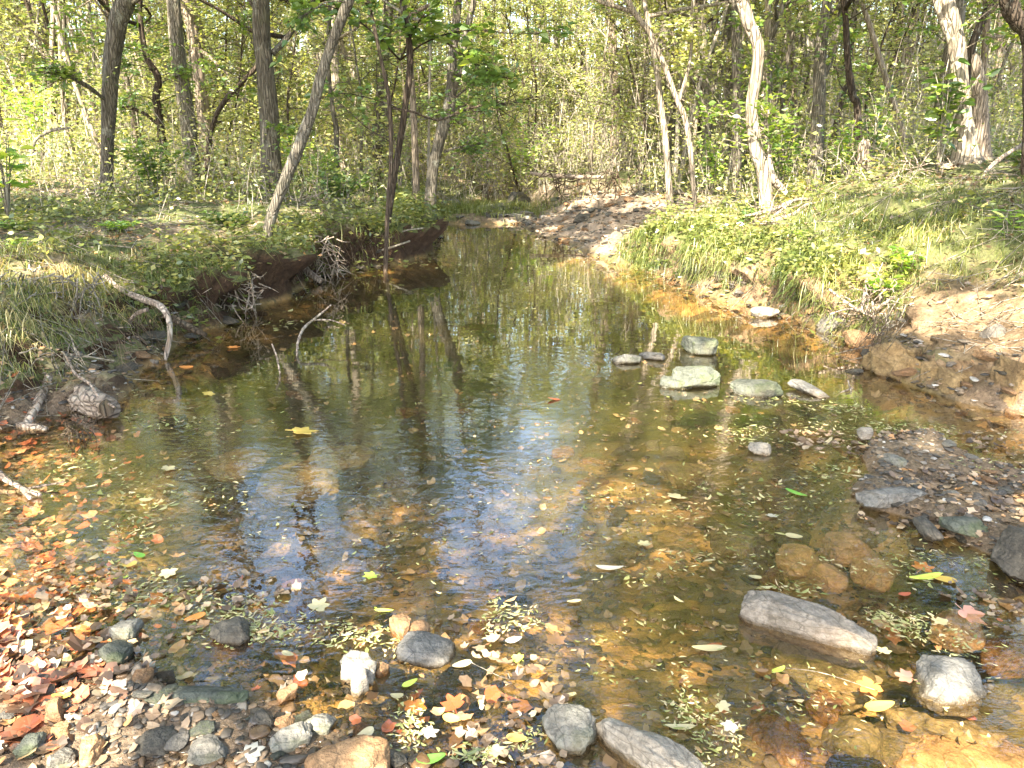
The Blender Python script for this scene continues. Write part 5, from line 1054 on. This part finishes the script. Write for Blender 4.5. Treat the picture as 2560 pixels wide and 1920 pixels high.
for i, q in enumerate([
    ('shrub', 'bright yellow-green broad leaves reaching in at the upper left edge', 2, 190, 116, 8.5, 40, dict(n_stem=8, per=9, leaf=.16, lm='young')),
    ('shrub', 'leafy green bush between the far left trunk and the thickest trunk', 155, 192, 128, 12.6, 90, dict(n_stem=16, per=34, leaf=.10)),
    ('fern', 'bright green fern-like herb on the left bank edge', 122, 262, 232, 8.0, 50, dict(n_stem=12, per=22, leaf=.06, lm='young', wid=.35)),
    ('shrub', 'dense green bush behind the dark clump on the left bank', 342, 212, 168, 13.2, 80, dict(n_stem=18, per=34, leaf=.09)),
    ('shrub', 'low dark green plant at the lip of the left bank by the leaning tree', 228, 246, 212, 9.6, 60, dict(n_stem=14, per=26, leaf=.07)),
    ('shrub', 'yellow-green bush left of the dark clump', 322, 184, 140, 15, 60, dict(n_stem=12, per=24, leaf=.09, lm='young')),
    ('shrub', 'small sapling with drooping broad green leaves left of the big pale-topped trunk', 938, 168, 58, 9.4, 70, dict(n_stem=9, per=22, leaf=.13)),
    ('shrub', 'yellow-leaved shrub right of the hollow-scarred trunk', 848, 160, 112, 11.5, 60, dict(n_stem=12, per=24, leaf=.08, lm='young')),
    ('shrub', 'green sprig with layered leaves right of the slender dark tree', 872, 150, 84, 11, 40, dict(n_stem=8, per=20, leaf=.09)),
    ('shrub', 'dark leafy shrub behind the curved pale-footed tree', 782, 168, 110, 11.5, 44, dict(n_stem=9, per=20, leaf=.10)),
    ('shrub', 'light green bush left of the straight grey trunk', 712, 176, 128, 14, 44, dict(n_stem=12, per=22, leaf=.09, lm='young')),
    ('herb', 'tall bright seedling with narrow whorled leaves near the right edge', 1008, 236, 205, 6.6, 20, dict(n_stem=3, per=16, leaf=.10, lm='young', wid=.2)),
    ('herb', 'broad pale green leaves on the right bank above the root tangle', 884, 282, 262, 6.4, 30, dict(n_stem=7, per=9, leaf=.08, lm='young')),
    ('herb', 'yellow-green herb on the sunlit hump at the right', 905, 268, 245, 6.6, 46, dict(n_stem=9, per=14, leaf=.07, lm='young')),
    ('herb', 'green seedlings below the forked limb on the right bank', 745, 228, 205, 9.0, 46, dict(n_stem=10, per=14, leaf=.05, lm='darkgreen')),
    ('herb', 'tiny green weed in the middle of the right bank grass', 800, 246, 232, 8.0, 26, dict(n_stem=7, per=10, leaf=.05, lm='young')),
    ('herb', 'small green plant in the grass at the left edge', 20, 250, 225, 8.2, 50, dict(n_stem=9, per=14, leaf=.06)),
    ('shrub', 'light green bush at the upper left corner', 40, 150, 60, 15, 90, dict(n_stem=16, per=30, leaf=.10, lm='young')),
    ('shrub', 'leafy bush behind the thickest straight trunk', 290, 176, 120, 16, 80, dict(n_stem=14, per=28, leaf=.10, lm='young')),
    ('shrub', 'feathery yellow-green bush at the bend beyond the creek head', 520, 178, 120, 20, 90, dict(n_stem=16, per=34, leaf=.10, lm='young')),
    ('shrub', 'green shrub at the right edge above the grass slope', 1020, 180, 150, 8.5, 50, dict(n_stem=9, per=16, leaf=.07)),
    ('herb', 'grassy weed clump at the far left foot of the bank', 30, 290, 262, 6.8, 60, dict(n_stem=12, per=14, leaf=.06, lm='young', wid=.25)),
    ]):
    shrub(*q[:7], 900 + i, **q[7])
# broad leaves hanging low over the creek from a branch of the dark clump
def hanging_branch():
    rng = np.random.default_rng(50); a, l = Acc(), Acc(); limbs = []; base = P(400, 60, 11.0)
    for ps in ([(400, 60, 11.0), (430, 40, 10.8), (470, 30, 10.5), (520, 34, 10.2), (560, 30, 10)], [(400, 60, 11.0), (370, 30, 10.6), (340, 10, 10.4), (300, 0, 10)], [(440, 38, 10.8), (470, 60, 10.4), (500, 78, 10.2)], [(400, 60, 11), (420, 20, 10.4), (450, -10, 10)]):
        q = smooth_path([P(*p) for p in ps], 12); limbs.append(q); tube(a, q - base, np.linspace(.014, .004, 12), 6)
    tw, ll = Acc(), Acc(); foliage(tw, ll, rng, limbs, 90, .32, 6, .13, .62, .6, 1, gap=False, start=.1)
    tw.V = [v - base for v in tw.V]; ll.V = [v - base for v in ll.V]
    a.V += tw.V; a.F += [f + a.n for f in tw.F]; a.A += tw.A
    r = empty('leafy_branch', base, 'low branch of broad dark green leaves hanging over the creek at the top', 'branch'); a.obj('twigs', M['bark_dark'], r, True); ll.obj('leaves', M['darkgreen'], r)
hanging_branch()

# ------------------------------------------------------------------ single fallen leaves that can be told apart
def leaf_shape(kind, rng):
    if kind == 'maple':
        an = [0, 14, 24, 36, 50, 62, 76, 90, 105, 122, 142, 165, 180]; ra = [1, .78, .58, .70, .90, .72, .54, .58, .68, .54, .46, .34, .16]
        an = an + [360 - a for a in an[-2:0:-1]]; ra = ra + ra[-2:0:-1]; wd = 1.0
        th = np.radians(an); r = np.array(ra) * rng.uniform(.92, 1.08, len(ra)); x, y = r * np.cos(th), r * np.sin(th)
        x -= .3
    else:
        t_ = np.linspace(0, 2 * np.pi, 20, endpoint=False); x = np.cos(t_); y = {'oval': .5, 'long': .24}[kind] * np.sin(t_) * (1 - .28 * np.cos(t_)); x = np.sign(x) * np.abs(x) ** 1.15
    return x * .5, y * .5
def leaf(label, kind, px, py, wpx, mt, z=.006, tilt=0.0, n=0):
    rng = np.random.default_rng(int(px * 7 + py)); c = W(px, py, max(z, 0)); g_ = G(c[0], c[1])
    z0 = max(z, g_ + .012) if z >= 0 else max(z, g_ + .01); c[2] = z0
    s_ = wpx * ppm(c[1], px, py) * 1.05; x, y = leaf_shape(kind, rng); az = rng.uniform(0, 6.28) if kind == 'maple' else rng.uniform(-.6, .6) + (0 if rng.random() < .5 else math.pi)
    x, y = x * s_, y * s_; m = len(x); cu = rng.uniform(.3, 1.1); h = lambda x, y: s_ * .12 * cu * ((x / s_) ** 2 * 3 + np.abs(y / s_) * 1.2)
    R2 = [(x * f, y * f) for f in (1, .55)]; V = [np.stack([a, b, h(a, b)], -1) for a, b in R2] + [np.array([[0, 0, 0.]])]
    V = np.concatenate(V); A = Acc(); j = np.arange(m); k = (j + 1) % m
    F4 = np.stack([j, k, m + k, m + j], -1); F3 = np.stack([m + j, m + k, np.full(m, 2 * m)], -1)
    up = V.copy(); lo = V - [0, 0, s_ * .012]; nV = len(V)
    ed = np.stack([k, j, nV + j, nV + k], -1)
    A.add(np.vstack([up, lo]), np.vstack([F4, F4[:, ::-1] + nV, ed]), np.vstack([F3, F3[:, ::-1] + nV]))
    st = np.array([[-.25 * s_, 0, h(-.25 * s_, 0)], [-.5 * s_, .03 * s_, .02 * s_], [-.7 * s_, .08 * s_, .01 * s_]]) if kind != 'long' else np.array([[-.45 * s_, 0, 0], [-.6 * s_, .02 * s_, .01], [-.7 * s_, .03 * s_, .01]])
    st = st * [.75, 1, 1]; st[0, 0] = -.25 * s_; tube(A, st, np.full(3, s_ * .010), 5)
    o = A.obj('fallen_leaf', M[mt]); o.location = c; o.rotation_euler = (rng.normal(0, .12) + tilt, rng.normal(0, .12), az); tag(o, label, 'leaf')
for q in [
    ('large yellow leaf floating alone on the pool left of centre', 'maple', 305, 431, 34, 'lf_yellow'), ('yellow leaf floating near the thick log', 'maple', 209, 394, 16, 'lf_yellow'),
    ('small red leaf floating alone in the middle of the pool', 'oval', 554, 399, 13, 'lf_red'), ('orange and pale leaf on the water below the mossy root stub', 'maple', 234, 347, 16, 'lf_orange'),
    ('orange leaf floating under the tip of the arching root', 'oval', 186, 367, 14, 'lf_orange'), ('cream star-shaped leaf on the water at the left', 'maple', 168, 469, 18, 'lf_pale'),
    ('small cream oval leaf just above the sky reflection at the left', 'oval', 146, 500, 12, 'lf_pale'), ('cream pointed leaf with a long tip among the yellow rafts at the left', 'maple', 168, 574, 24, 'lf_pale'),
    ('golden oval leaf with a long stalk at the lower left', 'oval', 129, 564, 18, 'lf_yellow'), ('fresh green oval leaf above the golden oval leaf', 'oval', 139, 555, 14, 'lf_green'),
    ('lime narrow leaf below the golden oval leaf', 'long', 121, 578, 18, 'lf_lime'), ('brownish orange maple leaf under water at the lower left', 'maple', 153, 592, 24, 'lf_orange', -.03),
    ('cream ragged leaf at the right end of the leaflet raft', 'maple', 320, 604, 28, 'lf_pale'), ('tan curled leaf in the middle of the leaflet raft', 'oval', 195, 617, 20, 'lf_orange'),
    ('grey-white maple leaf on the pebbles behind the long olive slab', 'maple', 148, 667, 20, 'lf_white'), ('small bright white leaf left of the long olive slab', 'oval', 120, 704, 17, 'lf_white'),
    ('yellow-white leaf right of the angular dark stone', 'oval', 288, 654, 14, 'lf_pale'), ('curled yellow and orange leaf on brown stones at the left', 'oval', 63, 705, 20, 'lf_yellow'),
    ('upright tan leaf resting on the long olive slab', 'oval', 166, 699, 13, 'lf_yellow'), ('big white maple leaf at the bottom edge left of centre', 'maple', 256, 760, 30, 'lf_white'),
    ('white leaf with a long stalk near the bottom left', 'oval', 70, 726, 10, 'lf_white'), ('cluster leaf of bright lime green floating above the raft', 'maple', 369, 576, 20, 'lf_lime'),
    ('narrow lime leaf pointing down near the lime cluster', 'long', 384, 610, 18, 'lf_lime'), ('pale yellow oval leaf left of the orange maple leaves', 'oval', 397, 696, 15, 'lf_pale'),
    ('lime oval leaf above the orange maple leaves', 'oval', 410, 683, 16, 'lf_lime'), ('left one of two drowned orange maple leaves at bottom centre', 'maple', 415, 702, 32, 'lf_orange', -.02),
    ('right one of two drowned orange maple leaves at bottom centre', 'maple', 452, 694, 32, 'lf_red', -.03), ('white star-shaped leaf on the pale raft at bottom centre', 'maple', 431, 732, 24, 'lf_white'),
    ('yellow and pink oval leaf right of the white star-shaped leaf', 'oval', 452, 718, 18, 'lf_yellow'), ('fresh green oval leaf at the bottom edge right of the big brown stone', 'oval', 431, 760, 30, 'lf_green'),
    ('pale spotted oval leaf above the big smooth brown stone', 'oval', 364, 736, 22, 'lf_pale'), ('yellow leaf touching the curled pinkish leaf at the bottom', 'oval', 517, 738, 20, 'lf_yellow'),
    ('curled pinkish-cream leaf near the bottom edge', 'maple', 498, 752, 24, 'lf_pale'), ('single cream round leaf with a stalk floating at centre', 'oval', 574, 601, 14, 'lf_pale'),
    ('yellow-green two-lobed leaf floating below the middle raft', 'maple', 517, 658, 18, 'lf_lime'), ('tan pointed leaf right of the wide wet slab', 'oval', 462, 664, 19, 'lf_pale'),
    ('faded orange maple leaf under water near centre', 'maple', 556, 631, 28, 'lf_brown', -.03), ('white leaf in the middle raft', 'oval', 514, 640, 16, 'lf_white'),
    ('cream oval leaf above the grey-and-white rock', 'oval', 569, 695, 14, 'lf_pale'), ('yellow-cream leaf stuck to the grey-and-white rock', 'oval', 569, 711, 12, 'lf_pale'),
    ('long lemon-yellow leaf floating below the gravel bar', 'long', 925, 577, 34, 'lf_lime'), ('yellow oval leaf right beside the lemon-yellow one', 'oval', 944, 579, 22, 'lf_yellow'),
    ('small red leaf standing in the water below the gravel bar', 'oval', 905, 594, 14, 'lf_red'), ('large pink maple leaf drowned near the right edge', 'maple', 973, 616, 36, 'lf_pink', -.005),
    ('brown-orange leaf under water at the foot of the gravel bar', 'maple', 924, 562, 26, 'lf_orange', -.02), ('cream pointed leaf left of the pink maple leaf', 'maple', 939, 621, 22, 'lf_pale'),
    ('yellow-cream maple leaf at the right end of the long pinkish rock', 'maple', 884, 650, 20, 'lf_pale'), ('red-brown maple leaf left of the wet humped rock', 'maple', 903, 676, 24, 'lf_pink'),
    ('orange and yellow maple leaf with spread lobes in front of the long pinkish rock', 'maple', 868, 688, 32, 'lf_orange'), ('yellow leaf tipped with orange below the spread orange one', 'oval', 880, 706, 28, 'lf_yellow'),
    ('curled cream and orange leaf on the wet humped rock', 'maple', 944, 692, 20, 'lf_pale'), ('yellow-cream maple leaf right of the long white bottom rock', 'maple', 724, 707, 20, 'lf_pale'),
    ('white-pink maple leaf below the yellow-cream one', 'maple', 729, 727, 22, 'lf_white'), ('slim cream leaf beside the long white bottom rock', 'long', 680, 727, 28, 'lf_pale'),
    ('slim whitish leaf floating left of the dark shadow of the long pinkish rock', 'long', 708, 648, 34, 'lf_pale'), ('brown spotted oval leaf in the shadow below the long pinkish rock', 'oval', 762, 671, 14, 'lf_brown'),
    ('light green oval leaf right of the brown spotted one', 'oval', 779, 670, 16, 'lf_lime'), ('grey-cream leaf floating above the tan flagstones', 'oval', 794, 536, 16, 'lf_pale'),
    ('round tan leaf left of the oval tan sunken stone', 'oval', 755, 577, 12, 'lf_pale'), ('bright green leaf floating left of the gravel bar slab', 'oval', 796, 493, 20, 'lf_green'),
    ('large cream leaf pair floating near the dark tree reflection', 'maple', 675, 497, 26, 'lf_pale'), ('white leaf floating left of the gravel bar slab tip', 'maple', 772, 516, 16, 'lf_white'),
    ('cream leaf floating below the sky reflection right of centre', 'maple', 645, 543, 18, 'lf_pale'), ('cream long leaf floating in the right middle of the pool', 'long', 610, 568, 26, 'lf_white'),
    ('white crumpled leaf on the tip of the gravel bar', 'maple', 865, 431, 16, 'lf_white')]:
    leaf(*q)
